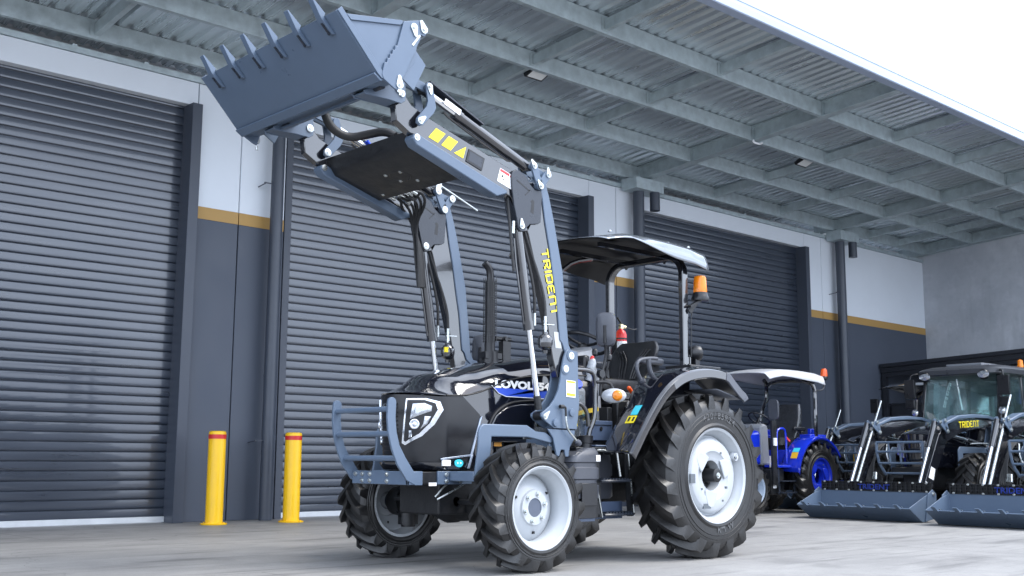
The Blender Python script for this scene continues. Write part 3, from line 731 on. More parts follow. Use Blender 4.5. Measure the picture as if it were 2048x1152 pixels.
for s in (-1, 1):
    y = Y0+s*.355; q = MB(); P = []; Q = []
    for i, (x, z) in enumerate(bbx):
        a = Vector(bbx[max(0, i-1)]); b = Vector(bbx[min(len(bbx)-1, i+1)]); t = (b-a).normalized(); n_ = Vector((-t.y, t.x)); w_ = .037 if i < 4 else .045
        P.append((x+n_.x*w_, z+n_.y*w_)); Q.append((x-n_.x*w_, z-n_.y*w_))
    P[-1] = (5.30, .635); P.append((5.30, .735)) if s < 9 else None
    Q[-1] = (5.23, .635)
    poly = P+Q[::-1]; top = arc((5.003, 1.235), .037, 0, 180, 8)
    poly = [(p[0], p[1]) for p in Q[::-1]]+P
    # order: up the front edge, round the top, down the back edge
    poly = [(5.23, .635)]+[tuple(p) for p in ([Q[i] for i in range(5, 0, -1)])]+[(x, z) for x, z in arc((5.004, 1.24), .037, 180, 0, 8)]+[tuple(P[i]) for i in range(1, 6)]+[(5.30, .735), (5.30, .635)]
    # P lies behind or in front depending on the tangent sign: sort by x
    fr = [min(a, b) for a, b in zip(P[:6], Q[:6])]; bk = [max(a, b) for a, b in zip(P[:6], Q[:6])]
    poly = [(5.235, .632)]+fr[5:0:-1]+[(x, z) for x, z in arc((5.004, 1.24), .037, 180, 0, 8)]+bk[1:6]+[(5.30, .735), (5.30, .632)]
    q.prism(poly, y-.011, y+.011); obj("guard_upright", q, M_BLUE, T, bevel=.003)
q = MB()
for x, z in ((5.0, 1.19), (5.015, 1.01), (5.09, .83)): q.cyl((x, Y0-.345, z), (x, Y0+.345, z), .021, n=18)
obj("guard_tubes", q, M_BLUE, T)

# loader masts and side frames -----------------------------------
YN = 6.40; AW = .085           # near face of the near arm, arm width
SH = 1.225                     # spacing of the two arms
MAST = [(6.503,1.70),(6.525,1.715),(6.638,1.70),(6.645,1.45),(6.655,1.27),(6.625,1.07),(6.363,1.075),(6.245,1.14),(6.222,1.165),(6.225,1.19),(6.268,1.213),(6.32,1.25),(6.371,1.305),(6.415,1.38),(6.440,1.47),(6.452,1.56),(6.478,1.65)]
LOW = [(6.30,1.068),(6.612,1.062),(6.60,.985),(6.555,.93),(6.535,.85),(6.50,.85),(6.49,.905),(6.45,.905),(6.43,.85),(6.40,.86),(6.36,1.0)]
FRAME = [(5.565,.70),(5.598,.93),(5.598,1.03),(5.612,1.07),(5.645,1.092),(6.10,1.092),(6.20,1.045),(6.30,1.04),(6.40,.99),(6.36,.955),(6.16,.99),(6.11,.997),(5.728,.997),(5.722,.90),(5.69,.70)]
for s in (0, 1):
    near = s == 0
    def Y(t): return YN+t if near else 2*Y0-YN-t        # t inward
    q = MB(); q.prism(MAST, Y(-.02), Y(0)); q.prism(MAST, Y(AW+.004), Y(AW+.024)); q.prism(LOW, Y(-.012), Y(.006))
    q.prism([(6.36, 1.074), (6.625, 1.069), (6.64, 1.30), (6.60, 1.30), (6.42, 1.12)], Y(.0), Y(AW))
    q.prism([(6.56,1.42),(6.64,1.42),(6.68,1.60),(6.75,1.56),(6.70,1.15),(6.60,1.15)], Y(AW+.03), Y(AW+.045))
    obj("loader_mast", q, M_BLUE, T, bevel=.004)
    q = MB(); q.prism(FRAME, Y(.01), Y(.035)); q.box((5.57, Y(.036), .66), (5.70, Y(.32), .735)); q.box((6.36, Y(.03), .90), (6.56, Y(.45), .99)); q.box((6.36, Y(.44), .60), (6.56, Y(.46), .99))
    obj("loader_frame", q, M_BLUE, T, bevel=.008)
    if near:
        q = MB()
        for x, z in ((6.555, 1.664), (6.491, 1.554)):
            q.lathe([(0, .03), (-.012, .03), (-.012, .018), (-.006, .016), (-.006, 0)], (x, Y(-.02), z), (0, 1, 0), 20); 
        q.slot((6.262, 1.165), (6.305, 1.205), .024, Y(-.028), Y(-.02), r2=.006); q.bolt((6.262, Y(-.028), 1.165), .012, .01)
        obj("mast_pins", q, M_STEEL, T)
        q = MB()
        for x, z in ((6.56, 1.205), (6.375, 1.118)): q.lathe([(0, .034), (-.018, .031), (-.020, 0)], (x, Y(-.02), z), (0, 1, 0), 12)
        for x, z in ((6.555, 1.664), (6.491, 1.554)): q.lathe([(0, .046), (-.006, .046), (-.008, .03), (0, .03)], (x, Y(-.02), z), (0, 1, 0), 24)
        obj("mast_caps", q, M_BLUE, T)
        q = MB(); yy = Y(-.028); q.prism([(6.50, 1.33), (6.605, 1.325), (6.605, 1.46), (6.50, 1.465)], yy+.006, yy+.0045); obj("spec_sticker", q, M_WHITE, T, smooth=0)
        q = MB(); q.prism([(6.505, 1.445), (6.60, 1.44), (6.60, 1.456), (6.505, 1.461)], yy+.0045, yy+.003); q.prism([(6.505, 1.34), (6.60, 1.335), (6.60, 1.356), (6.505, 1.361)], yy+.0045, yy+.003); obj("sticker_bands", q, M_YELLOW, T, smooth=0)
        q = MB(); q.tube([(6.40, Y(-.05), 1.245), (6.46, Y(-.05), 1.245), (6.465, Y(-.05), 1.235), (6.468, Y(-.05), 1.17)], .009, 8, 1); q.lathe([(-.02, .016), (.02, .016)], (6.42, Y(-.05), 1.246), (1, 0, 0), 12, caps=True)
        obj("lock_lever_grip", q, M_HOSE, T)
        q = MB(); q.tube([(6.468, Y(-.05), 1.17), (6.472, Y(-.05), 1.12), (6.49, Y(-.05), 1.06), (6.60, Y(-.05), .97)], .009, 8, 1); obj("lock_lever", q, M_STEEL, T)
        q = MB(); q.lathe([(-.03, .008), (-.02, .022), (0, .026), (.02, .022), (.03, 0)], (6.61, Y(-.05), .962), (.8, 0, -.6), 14); obj("lever_knob", q, M_MIRROR, T)

# loader arms ----------------------------------------------------
BOOM = [(4.735,3.50),(4.82,3.505),(4.90,3.42),(5.075,3.352),(5.95,3.10),(6.15,3.02),(6.2,2.80),(6.1,2.64),(6.0,2.62),(5.92,2.885),(4.973,3.196),(4.89,3.205),(4.765,3.275)]
LOWARM = [(6.02,3.02),(6.05,2.72),(6.100,2.615),(6.195,2.317),(6.265,2.09),(6.315,1.91),(6.345,1.78),(6.375,1.64),(6.43,1.48),(6.50,1.50),(6.57,1.60),(6.565,1.70),(6.50,1.86),(6.46,2.0),(6.40,2.34),(6.30,2.75),(6.24,2.95),(6.15,3.05)]
BACK = [(6.245,2.93),(6.280,2.735),(6.330,2.525),(6.364,2.332),(6.410,2.105),(6.447,1.786),(6.475,1.76),(6.50,1.70),(6.56,1.66),(6.585,1.70),(6.548,1.76),(6.522,1.98),(6.480,2.349),(6.378,2.769),(6.325,2.95),(6.285,3.06),(6.22,3.02)]
LEVEL = [(4.895,3.165),(4.905,3.195),(4.955,3.20),(5.845,2.922),(5.84,2.90),(5.735,2.862),(4.93,3.118)]
GUS = [(5.894,3.06),(5.905,3.09),(5.94,3.116),(5.985,3.112),(6.06,3.075),(6.10,3.02),(6.150,2.985),(6.222,2.984),(6.232,2.95),(6.217,2.724),(6.185,2.705),(6.099,2.692),(6.055,2.65),(6.03,2.622),(5.99,2.622),(5.968,2.65),(5.960,2.70),(5.925,2.82),(5.906,2.931)]
P1, P2, P3, P4 = (6.119,3.174), (6.278,3.128), (6.193,3.017), (6.006,2.666)
L1, L2 = (5.027,3.579), (4.945,3.300)
ARMROOTS = []
for s in (0, 1):
    near = s == 0; b = YN+(0 if near else SH)
    o_ = lambda t: b+t            # both arms show the same side to the camera
    q = MB(); q.prism(BOOM, o_(.008), o_(AW-.008)); q.prism(LOWARM, o_(.008), o_(AW-.008))
    arm = obj("loader_arm", q, M_BLACK, T, bevel=.006)
    q = MB(); q.prism(BACK, o_(-.004), o_(AW+.02)); obj("arm_back_channel", q, M_BLUE, arm, bevel=.006)
    q = MB(); q.prism(LEVEL, o_(-.022), o_(AW+.0)); obj("levelling_bar", q, M_BLUE, arm, bevel=.008)
    q = MB(); q.prism(GUS, o_(-.014), o_(.004)); q.prism(GUS, o_(AW-.004), o_(AW+.014)); obj("gusset_plate", q, M_PLATE, arm, bevel=.004)
    q = MB(); e = o_(-.0145)
    q.prism([(6.10, 2.79), (6.135, 2.78), (6.145, 2.885), (6.125, 2.90), (6.10, 2.88), (6.115, 2.87)], e, e+.002); q.obox((5.95, e, 3.03), (6.09, e, 2.965), .002, .012)
    q.obox((6.04, e, 2.92), (6.10, e, 2.975), .002, .008)
    obj("gusset_slots", q, M_CHASSIS, arm, smooth=0)
    q = MB()
    for a, c, r in ((P1, P3, .034), (P2, P3, .034), (P1, P2, .03)):
        q.slot(a, c, r, o_(-.038), o_(-.018)) if (a, c) != (P1, P2) else q.slot(a, c, .022, o_(.0), o_(.012)); q.slot(a, c, r, o_(AW+.018), o_(AW+.038))
    q.cyl((P2[0], o_(-.016), P2[1]), (P2[0], o_(AW), P2[1]), .03); q.cyl((P3[0], o_(-.016), P3[1]), (P3[0], o_(AW), P3[1]), .03)
    obj("bell_crank", q, M_BLUE, arm, bevel=.003)
    q = MB()
    for p, ang in ((P1, 130), (P2, 100), (P3, 130), (P4, 100), ((4.905+.03, 3.175), None), (L2, 40), ((4.775, 3.470), 160)):
        t = -.040 if p in (P1, P2, P3) else (-.024 if p == (4.935, 3.175) else -.016)
        if p == L2: t = -.044
        if p == (4.775, 3.470): t = -.036
        if ang is None: q.lathe([(0, .026), (-.01, .026), (-.012, .012), (-.02, .012), (-.02, 0)], (p[0], o_(t), p[1]), (0, 1, 0), 16); continue
        if near:
            q.slot(p, (p[0]+.05*math.cos(R(ang)), p[1]+.05*math.sin(R(ang))), .026, o_(t-.008), o_(t), r2=.010); q.bolt((p[0], o_(t-.008), p[1]), .012, .012)
        else:
            q.lathe([(0, .032), (-.008, .032), (-.010, .026), (-.010, 0)], (p[0], o_(t), p[1]), (0, 1, 0), 20); q.bolt((p[0], o_(t-.01), p[1]), .009, .008)
    obj("pivot_pins", q, M_STEEL, arm)
    # dump link
    q = MB(); BEND = (5.052, 3.435)
    for y0, y1 in ((o_(-.042), o_(-.024)), (o_(AW+.024), o_(AW+.042))):
        A = Vector(L1); B_ = Vector(L2); Cn = Vector(BEND); w_ = .036
        q.prism([(L1[0]-.034, L1[1]+.0), (L1[0]-.026, L1[1]+.026), (L1[0], L1[1]+.036), (L1[0]+.026, L1[1]+.026), (L1[0]+.034, L1[1]),
                 (5.096, 3.43), (5.075, 3.385), (L2[0]+.03, L2[1]-.028), (L2[0], L2[1]-.04), (L2[0]-.032, L2[1]-.022), (L2[0]-.03, L2[1]+.016), (5.005, 3.425), (5.015, 3.47)], y0, y1)
    q.cyl((L1[0], o_(-.02), L1[1]), (L1[0], o_(AW+.02), L1[1]), .026)
    q.slot(L1, (4.80, 3.63), .034, o_(.0), o_(.02)); q.slot(L1, (4.80, 3.63), .034, o_(AW-.02), o_(AW))
    obj("dump_link", q, M_BLUE, arm, bevel=.003)
    q = MB()
    if near:
        q.slot(L1, (L1[0]+.012, L1[1]-.05), .026, o_(-.050), o_(-.042), r2=.010); q.bolt((L1[0], o_(-.05), L1[1]), .012, .012); obj("link_pin", q, M_STEEL, arm)
    # lift cylinder
    pb, pt = Vector((6.262, o_(.045), 1.17)), Vector((P4[0], o_(.045), P4[1])); dv = (pt-pb).normalized(); Lc = (pt-pb).length
    q = MB(); q.cyl(pt-dv*.045, pt-dv*(Lc*.545), .042, n=24); q.cyl(pt-dv*(Lc*.50), pt-dv*(Lc*.548), .048, n=24); q.cyl(pt, pt-dv*.05, .032); q.cyl(pt+Vector((0, -.03, 0)), pt+Vector((0, .03, 0)), .034)
    q.tube([pt-dv*.10+Vector((-.045, 0, 0)), pt-dv*.3+Vector((-.055, 0, 0)), pt-dv*(Lc*.52)+Vector((-.05, 0, 0))], .010, 6)
    lc = obj("lift_cylinder", q, M_BLACK, arm)
    q = MB(); q.cyl(pt-dv*(Lc*.545), pb+dv*.10, .024, n=20); obj("lift_rod", q, M_CHROME, lc)
    q = MB(); q.cyl(pb+dv*.16, pb+dv*.05, .030, .03); q.cyl(pb+Vector((0, -.04, 0)), pb+Vector((0, .04, 0)), .036); obj("rod_eye", q, M_CHASSIS, lc)
    # tilt cylinder
    pb, pt = Vector((P1[0], o_(.045), P1[1])), Vector((L1[0], o_(.045), L1[1])); dv = (pt-pb).normalized(); Lc = (pt-pb).length
    q = MB(); q.cyl(pb+dv*.03, pb+dv*(Lc*.70), .043, n=24); q.cyl(pb+dv*(Lc*.66), pb+dv*(Lc*.71), .048, n=24); q.cyl(pb+Vector((0, -.035, 0)), pb+Vector((0, .035, 0)), .036)
    dn = Vector((dv.z, 0, -dv.x)); dn = dn if dn.z < 0 else -dn
    q.tube([pb+dv*.18+dn*.045, pb+dv*.22+dn*.065, pb+dv*.85+dn*.065, pb+dv*.92+dn*.05], .010, 6, 1)
    tcy = obj("tilt_cylinder", q, M_BLACK, arm)
    q = MB(); q.cyl(pb+dv*(Lc*.71), pt-dv*.04, .030, n=20); obj("tilt_rod", q, M_CHROME, tcy)
    q = MB(); q.cyl(pt-dv*.07, pt, .036); q.cyl(pt+Vector((0, -.035, 0)), pt+Vector((0, .035, 0)), .037); obj("rod_eye", q, M_CHASSIS, tcy)
    if near:
        c0 = pb+dv*(Lc*.69)+Vector((0, -.049, .004)); q = MB(); u = Vector((-dn.x, 0, -dn.z))
        q.add([c0-u*.022, c0+dv*.17-u*.022, c0+dv*.17+u*.026, c0+u*.026], [[0, 1, 2, 3]]); obj("cylinder_label", q, M_WHITE, tcy, smooth=0)
        q = MB(); q.obox(pt-dv*.02-dn*.075, pt-dv*.60-dn*.055, .09, .012, tuple(-dn)); q.obox(pt-dv*.02-dn*.06+Vector((0, .045, 0)), pt-dv*.60-dn*.04+Vector((0, .045, 0)), .008, .04, tuple(-dn)); obj("rod_guard", q, M_PLATE, tcy)
        # arm decals
        e = o_(.005); q = MB(); bd = Vector((.959, -.283)); bn = Vector((.283, .959))
        def bp2(u, v): p = Vector((4.99, 3.225))+bd*u+bn*v; return (p.x, p.y)
        for u in (.075, .205): q.prism([bp2(u, .005), bp2(u+.095, .005), bp2(u+.095+.045, .105), bp2(u+.045, .105)], e, e+.002)
        q.prism([bp2(.335, .005), bp2(.43, .005), bp2(.43, .105)], e, e+.002)
        obj("hazard_chevrons", q, M_YELLOW, arm, smooth=0)
        q = MB(); q.prism([bp2(.46, -.005), bp2(.63, -.005), bp2(.63, .105), bp2(.46, .105)], e-.004, e+.001); obj("rubber_pad", q, M_MBLACK, arm, bevel=.004)
        q = MB(); q.prism([bp2(.475, .012), bp2(.615, .012), bp2(.615, .09), bp2(.475, .09)], e-.0055, e-.003); obj("pad_face", q, M_PLATE, arm)
        q = MB(); q.prism([bp2(.80, -.005), bp2(1.02, -.005), bp2(1.02, .11), bp2(.80, .11)], e, e+.002); obj("warning_sticker", q, M_WHITE, arm, smooth=0)
        q = MB(); q.prism([bp2(.805, .085), bp2(.905, .085), bp2(.905, .106), bp2(.805, .106)], e-.001, e); q.prism([bp2(.915, .085), bp2(1.015, .085), bp2(1.015, .106), bp2(.915, .106)], e-.001, e); obj("sticker_header", q, M_RED, arm, smooth=0)
        q = MB()
        for (u, v, r_) in ((.84, .055, .011), (.855, .035, .008), (.955, .055, .012), (.965, .035, .014), (.955, .018, .01), (.985, .03, .008)): 
            c = bp2(u, v); q.prism([(c[0]+r_*math.cos(t*.785), c[1]+r_*math.sin(t*.785)) for t in range(8)], e-.001, e)
        obj("sticker_pictogram", q, M_CHASSIS, arm, smooth=0)
        trident((6.238, o_(.0045), 2.505), (.232, 0, -.985), (1, 0, .2), .078, .545, M_YELLOW, arm)
        q = MB(); q.prism([(6.385, 1.95-.10), (6.45, 1.95-.10), (6.475, 1.95-.23), (6.405, 1.95-.23)], e, e+.002); obj("blank_plate", q, M_RIM, arm, smooth=0)
    # accumulator
    cx, cz = 6.283, 1.765; y = o_(.06)-.06
    q = MB(); q.lathe([(-.10, 0), (-.098, .02), (-.075, .022), (-.07, .03), (-.05, .055), (-.02, .062), (.015, .062), (.04, .052), (.058, .025), (.075, .02), (.078, 0)], (cx, y, cz), (0, 0, 1), 24); ac = obj("accumulator", q, M_BLACK, arm)
    q = MB(); q.cyl((cx, y, cz+.075), (cx, y, cz+.20), .013); q.cyl((cx, y, cz+.09), (cx, y, cz+.12), .02, n=6); q.cyl((cx, y, cz+.15), (cx, y, cz+.17), .018, n=6); q.obox((cx-.02, y, cz+.135), (cx+.1, y, cz+.14), .01, .006); obj("hose_fitting", q, M_STEEL, ac)
    if not near:
        q = MB(); q.box((cx-.066, y-.03, cz-.015), (cx-.03, y-.05, cz+.03)); obj("yellow_tag", q, M_YELLOW, ac)
    q = MB()
    q.tube([(cx, y, cz+.20), (cx-.01, y, cz+.36), (cx-.10, y+.02, cz+.62), (cx-.22, y+.03, cz+.9), (cx-.25, y+.03, cz+1.15), (5.93, y+.03, 2.98)], .013, 8, 2)
    q.tube([(cx-.09, y+.03, cz+.20), (cx-.10, y+.02, cz+.40), (cx-.19, y+.03, cz+.72), (cx-.30, y+.03, cz+.98), (cx-.30, y+.03, cz+1.2), (5.90, y+.05, 2.95)], .012, 8, 2)
    q.tube([(5.965, y+.03, 2.30), (5.93, y+.03, 2.55), (5.91, y+.03, 2.75), (5.90, y+.05, 2.95)], .012, 8, 2)
    obj("hydraulic_hose", q, M_HOSE, arm)
    q = MB(); q.cyl((cx-.09, y+.03, cz+.12), (cx-.09, y+.03, cz+.22), .014, n=8); q.cyl((5.945, y+.02, 2.60), (5.95, y+.02, 2.70), .014, n=8); obj("hose_ferrule", q, M_STEEL, arm)
# torque plate between the arms
q = MB(); ya, yb_ = YN+AW-.004, YN+SH+.012
q.prism([(4.985,3.275),(4.995,3.18),(5.04,3.125),(5.49,2.99),(5.56,3.02),(5.58,3.10),(5.06,3.262)], ya, yb_); cp = obj("torque_plate", q, M_CHASSIS, T, bevel=.006)
q = MB(); u = Vector((.958, 0, -.287)); n0 = Vector((-.287, 0, -.958))
c0 = Vector((5.27, Y0-.05, 3.059)); rr = []
q.tube([c0+u*.075*math.cos(t*.2618)+Vector((0, .10*math.sin(t*.2618), 0))+n0*.003 for t in range(25)], .003, 5); obj('plate_cutout', q, M_MBLACK, cp); q = MB()
for a, b in ((-.05, -.06), (.06, .07), (.11, -.09), (-.06, .12), (.17, .45)): q.bolt(c0+u*a+Vector((0, b, 0))+n0*.001, .011, .010, tuple(n0))
obj("plate_bolts", q, M_STEEL, cp)
# hose bundle behind the plate
q = MB(); 
for k in range(6):
    yk = 7.30+k*.055; q.tube([(5.50, yk, 3.06), (5.60+.02*k, yk, 3.03), (5.72, yk+.02, 3.06-.02*k), (5.80, yk+.05, 2.98-.01*k), (5.88, 7.60+.01*k, 2.85), (5.93+.012*k, 7.62, 2.60), (5.94+.012*k, 7.62, 2.30)], .013, 7, 2)
for k in range(3): q.tube([(5.55, 7.25+k*.06, 3.08), (5.66, 7.30+k*.06, 3.12), (5.74, 7.36+k*.06, 3.06), (5.70, 7.40+k*.06, 2.99), (5.60, 7.36+k*.06, 3.0)], .013, 7, 2)
obj("hose_bundle", q, M_HOSE, T)
q = MB()
for k in range(6):
    yk = 7.28+k*.06; q.cyl((5.50, yk, 3.06-.004*k), (5.64, yk, 3.015), .012, n=6); q.cyl((5.55, yk, 3.045), (5.59, yk, 3.03), .018, n=6)
for k in range(5): q.cyl((5.64+.02*k, 7.45+k*.03, 3.01), (5.72+.02*k, 7.48+k*.03, 2.985), .015, n=6)
obj("bundle_fittings", q, M_STEEL, T)
q = MB(); q.tube([(5.50, 7.38, 3.045), (5.70, 7.40, 2.99)], .01, 6); q.tube([(5.48, 7.46, 3.05), (5.70, 7.48, 2.985)], .01, 6); obj("steel_pipes", q, M_CHROME, T)
# indicator rod on the far knee
q = MB(); q.tube([(5.928, 7.63, 3.334), (6.614, 7.63, 3.081)], .009, 8); q.slot((6.115, 3.18), (6.13, 3.25), .026, 7.585, 7.592); obj("level_indicator_rod", q, M_STEEL, T)
# bucket hoses over the plate
q = MB(); q.tube([(4.70, 7.28, 3.55), (4.73, 7.27, 3.45), (4.80, 7.26, 3.38), (4.92, 7.22, 3.34), (5.02, 7.10, 3.37), (5.08, 6.98, 3.38), (5.12, 6.90, 3.33)], .034, 10, 2); q.tube([(5.10, 6.95, 3.36), (5.16, 6.87, 3.34), (5.18, 6.85, 3.26)], .013, 8, 1); q.tube([(5.08, 6.98, 3.36), (5.14, 6.92, 3.35), (5.15, 6.91, 3.26)], .013, 8, 1)
obj("wrapped_hose", q, M_HOSE, T)
q = MB(); q.cyl((5.03, 7.30, 3.27), (5.08, 7.22, 3.285), .022); obj("red_cap", q, M_RED, T)
q = MB(); q.cyl((5.10, 7.20, 3.295), (5.14, 7.10, 3.31), .02); q.cyl((5.10, 7.20, 3.30), (5.06, 7.20, 3.34), .02); obj("blue_cap", q, M_CAP, T)

# bucket ----------------------------------------------------------
BN, BF = 6.12, 2*Y0-6.12
PROF_OUT = [(4.024,3.823),(4.366,3.464),(4.412,3.434),(4.56,3.45),(4.70,3.62),(4.762,3.90),(4.723,3.937)]
PROF_IN = [(4.73,3.925),(4.745,3.895),(4.685,3.63),(4.55,3.467),(4.415,3.452),(4.376,3.478),(4.045,3.835)]
q = MB(); q.prism(PROF_OUT+PROF_IN, BN+.012, BF-.012); bk = obj("bucket", q, M_BLUE, T, bevel=.003)
q = MB(); dB = Vector((4.024-4.366, 3.823-3.464)).normalized(); nB = Vector((-dB.y, dB.x)); nB = nB if nB.y < 0 else -nB
A = Vector((4.366, 3.464)); B_ = Vector((4.415, 3.430))
q.prism([(4.352, 3.468), (4.345, 3.455), (4.405, 3.415), (4.445, 3.432), (4.44, 3.445), (4.41, 3.432)], BN-.004, BF+.004); obj("heel_strip", q, M_BLUE, bk, bevel=.003)
for y in (BN, BF):
    t = .012 if y == BN else -.012
    q = MB(); q.prism([(4.024,3.823),(4.059,3.855),(4.097,3.816),(4.576,3.899),(4.723,3.937),(4.70,3.62),(4.56,3.45),(4.412,3.434),(4.366,3.464)], y, y+t); obj("side_plate", q, M_BLUE, bk, bevel=.002)
    q = MB()
    q.prism([(4.03,3.826),(4.060,3.858),(4.10,3.815),(4.44,3.458),(4.41,3.432),(4.37,3.463)], y-t*1.2, y-.0005*(1 if t > 0 else -1))
    q.prism([(4.10,3.818),(4.576,3.902),(4.578,3.878),(4.558,3.862),(4.14,3.785)], y-t*1.1, y-.0005*(1 if t > 0 else -1)); obj("side_cutter", q, M_BLUE, bk, bevel=.002)
    ser = []
    for k in range(5):
        a = Vector((4.535-.016*k*1.35, 3.715-.036*k)); ser += [(a.x, a.y), (a.x-.006, a.y-.018), (a.x-.022, a.y-.015)]
    q = MB(); q.prism([(4.585,3.897),(4.723,3.94),(4.757,3.938),(4.785,3.915),(4.795,3.885),(4.785,3.845),(4.765,3.83),(4.738,3.835),(4.735,3.80),(4.70,3.73),(4.690,3.70),(4.60,3.50),(4.575,3.463),(4.545,3.375),(4.51,3.385),(4.42,3.432),(4.405,3.462)]+ser[::-1], y-t*1.6, y-t*.2); obj("jaw_plate", q, M_BLUE, bk, bevel=.003)
    q = MB(); q.prism([(4.69,3.83),(4.735,3.80),(4.705,3.722),(4.803,3.627),(4.699,3.415),(4.585,3.485),(4.545,3.50)], y+t*.1, y+t*1.3); obj("back_plate", q, M_BLUE, bk, bevel=.003)
    q = MB()
    for p, ang in (((4.762,3.88), 118), ((4.672,3.872), -75), ((4.555,3.42), 95)):
        q.slot(p, (p[0]+.055*math.cos(R(ang)), p[1]+.055*math.sin(R(ang))), .030, y-t*2.4, y-t*1.6, r2=.014); q.bolt((p[0], y-t*2.4, p[1]), .013, .01, (0, -1 if t > 0 else 1, 0))
    q.cyl((4.728, y-t*1, 3.825), (4.665, y-t*1, 3.735), .012); q.cyl((4.56, y-t*2, 3.37), (4.56, y-t*2, 3.34), .012)
    obj("jaw_pins", q, M_STEEL, bk)
for k in range(6):
    yk = BN+.17+k*(BF-BN-.34)/5*.985; q = MB()
    up_ = Vector((4.024-4.366, 3.823-3.464)).normalized(); nn = nB
    def tp(u, v): p = Vector((4.024, 3.823))+up_*u+nn*v; return (p.x, p.y)
    q.prism([tp(-.145, .001), tp(-.13, .022), tp(.0, .034), tp(.150, .004), tp(.150, -.004), tp(.01, -.022), tp(.0, -.0)], yk-.028, yk+.028)
    th = obj("tooth", q, M_BLUE, bk, bevel=.003)
    q = MB()
    for u in (-.115, -.05): q.bolt((tp(u, .028)[0], yk, tp(u, .028)[1]), .009, .008, (nn.x, 0, nn.y))
    q.obox((tp(-.12, .027)[0], yk, tp(-.12, .027)[1]), (tp(-.03, .033)[0], yk, tp(-.03, .033)[1]), .02, .006, (nn.x, 0, nn.y)); obj("tooth_bolts", q, M_PLATE, th)
# quick hitch
q = MB(); q.cyl((4.60, YN+.04, 3.485), (4.60, YN+SH+.02, 3.485), .030, n=20); q.cyl((4.60, YN+.02, 3.485), (4.60, YN+.16, 3.485), .042, n=20); q.cyl((4.60, YN+SH-.10, 3.485), (4.60, YN+SH+.03, 3.485), .042, n=20); q.obox((4.52, 6.5, 3.415), (4.52, 7.6, 3.415), .03, .02)
ht = obj("quick_hitch", q, M_BLUE, T)
for b in (YN, YN+SH):
    q = MB()
    for t in (-.034, AW+.018): q.prism([(4.545,3.475),(4.60,3.53),(4.66,3.53),(4.745,3.63),(4.80,3.61),(4.815,3.47),(4.81,3.42),(4.775,3.395),(4.66,3.40),(4.46,3.395),(4.44,3.42)], b+t, b+t+.016)
    q.prism([(4.45,3.405),(4.74,3.395),(4.74,3.408),(4.45,3.418)], b-.018, b+AW+.018); obj("hitch_bracket", q, M_BLUE, ht, bevel=.003)
    q = MB(); q.cyl((4.54, b-.03, 3.47), (4.54, b-.06, 3.47), .03, n=18); q.cyl((4.54, b-.12, 3.455), (4.54, b-.032, 3.455), .026, n=16); obj("hitch_pin", q, M_PLATE, ht)

# operator station ------------------------------------------------
q = MB()
q.box((6.66, 6.62, .935), (7.50, 7.52, .985)); q.box((6.66, 6.42, .90), (7.30, 6.62, .93)); q.box((7.30, 6.66, .97), (7.36, 7.48, 1.28))
obj("platform", q, M_CHASSIS, T, bevel=.006)
q = MB(); q.box((6.90, 6.60, .99), (7.30, 6.625, 1.16)); q.box((6.90, 6.43, .935), (7.30, 6.59, .95)); obj("floor_panel", q, M_FLOORP, T, bevel=.006)
q = MB(); q.box((6.93, 6.594, 1.12), (7.28, 6.599, 1.125)); q.bolt((7.15, 6.598, 1.09), .012, .008); obj("floor_catch", q, M_CHASSIS, T)
# dash cowl
rows = []
for k in range(11):
    f = k/10; z = 1.0+.78*f; hx = .20-.05*f; hy = .33-.05*f-.08*max(0, f-.7)/.3; cx = 7.22+.02*f; row = []
    for i in range(28):
        a = 2*math.pi*i/28; ca, sa = math.cos(a), math.sin(a)
        row.append((cx+hx*math.copysign(abs(ca)**.55, ca), Y0+hy*math.copysign(abs(sa)**.55, sa), z+(.06*ca if k == 10 else 0)))
    rows.append(row)
rows.append([(7.25+(p[0]-7.25)*.3, Y0+(p[1]-Y0)*.3, 1.80) for p in rows[-1]])
q = MB(); q.grid(rows, True); obj("dash_cowl", q, M_GREYPL, T, smooth=50)
q = MB(); q.box((7.10, Y0-.33, 1.50), (7.17, Y0+.33, 1.73)); obj("fire_wall", q, M_MBLACK, T, bevel=.02)
# steering wheel
cs, ax = Vector((7.47, Y0+.02, 1.885)), Vector((.42, 0, .91)).normalized(); a1 = ax.cross(Vector((0, 1, 0))).normalized(); a2 = Vector((0, 1, 0))
q = MB(); q.tube([cs+a1*.205*math.cos(t*.2094)+a2*.205*math.sin(t*.2094) for t in range(31)], .017, 8)
for t in (.5, 2.6, 4.7): q.tube([cs-ax*.03, cs-ax*.02+(a1*math.cos(t)+a2*math.sin(t))*.12, cs+(a1*math.cos(t)+a2*math.sin(t))*.2], .014, 6)
q.lathe([(-.06, .045), (-.03, .055), (0, .03), (.005, 0)], cs-ax*.01, tuple(ax), 18); q.cyl(cs-ax*.05, cs-ax*.30, .03)
sw = obj("steering_wheel", q, M_MBLACK, T)
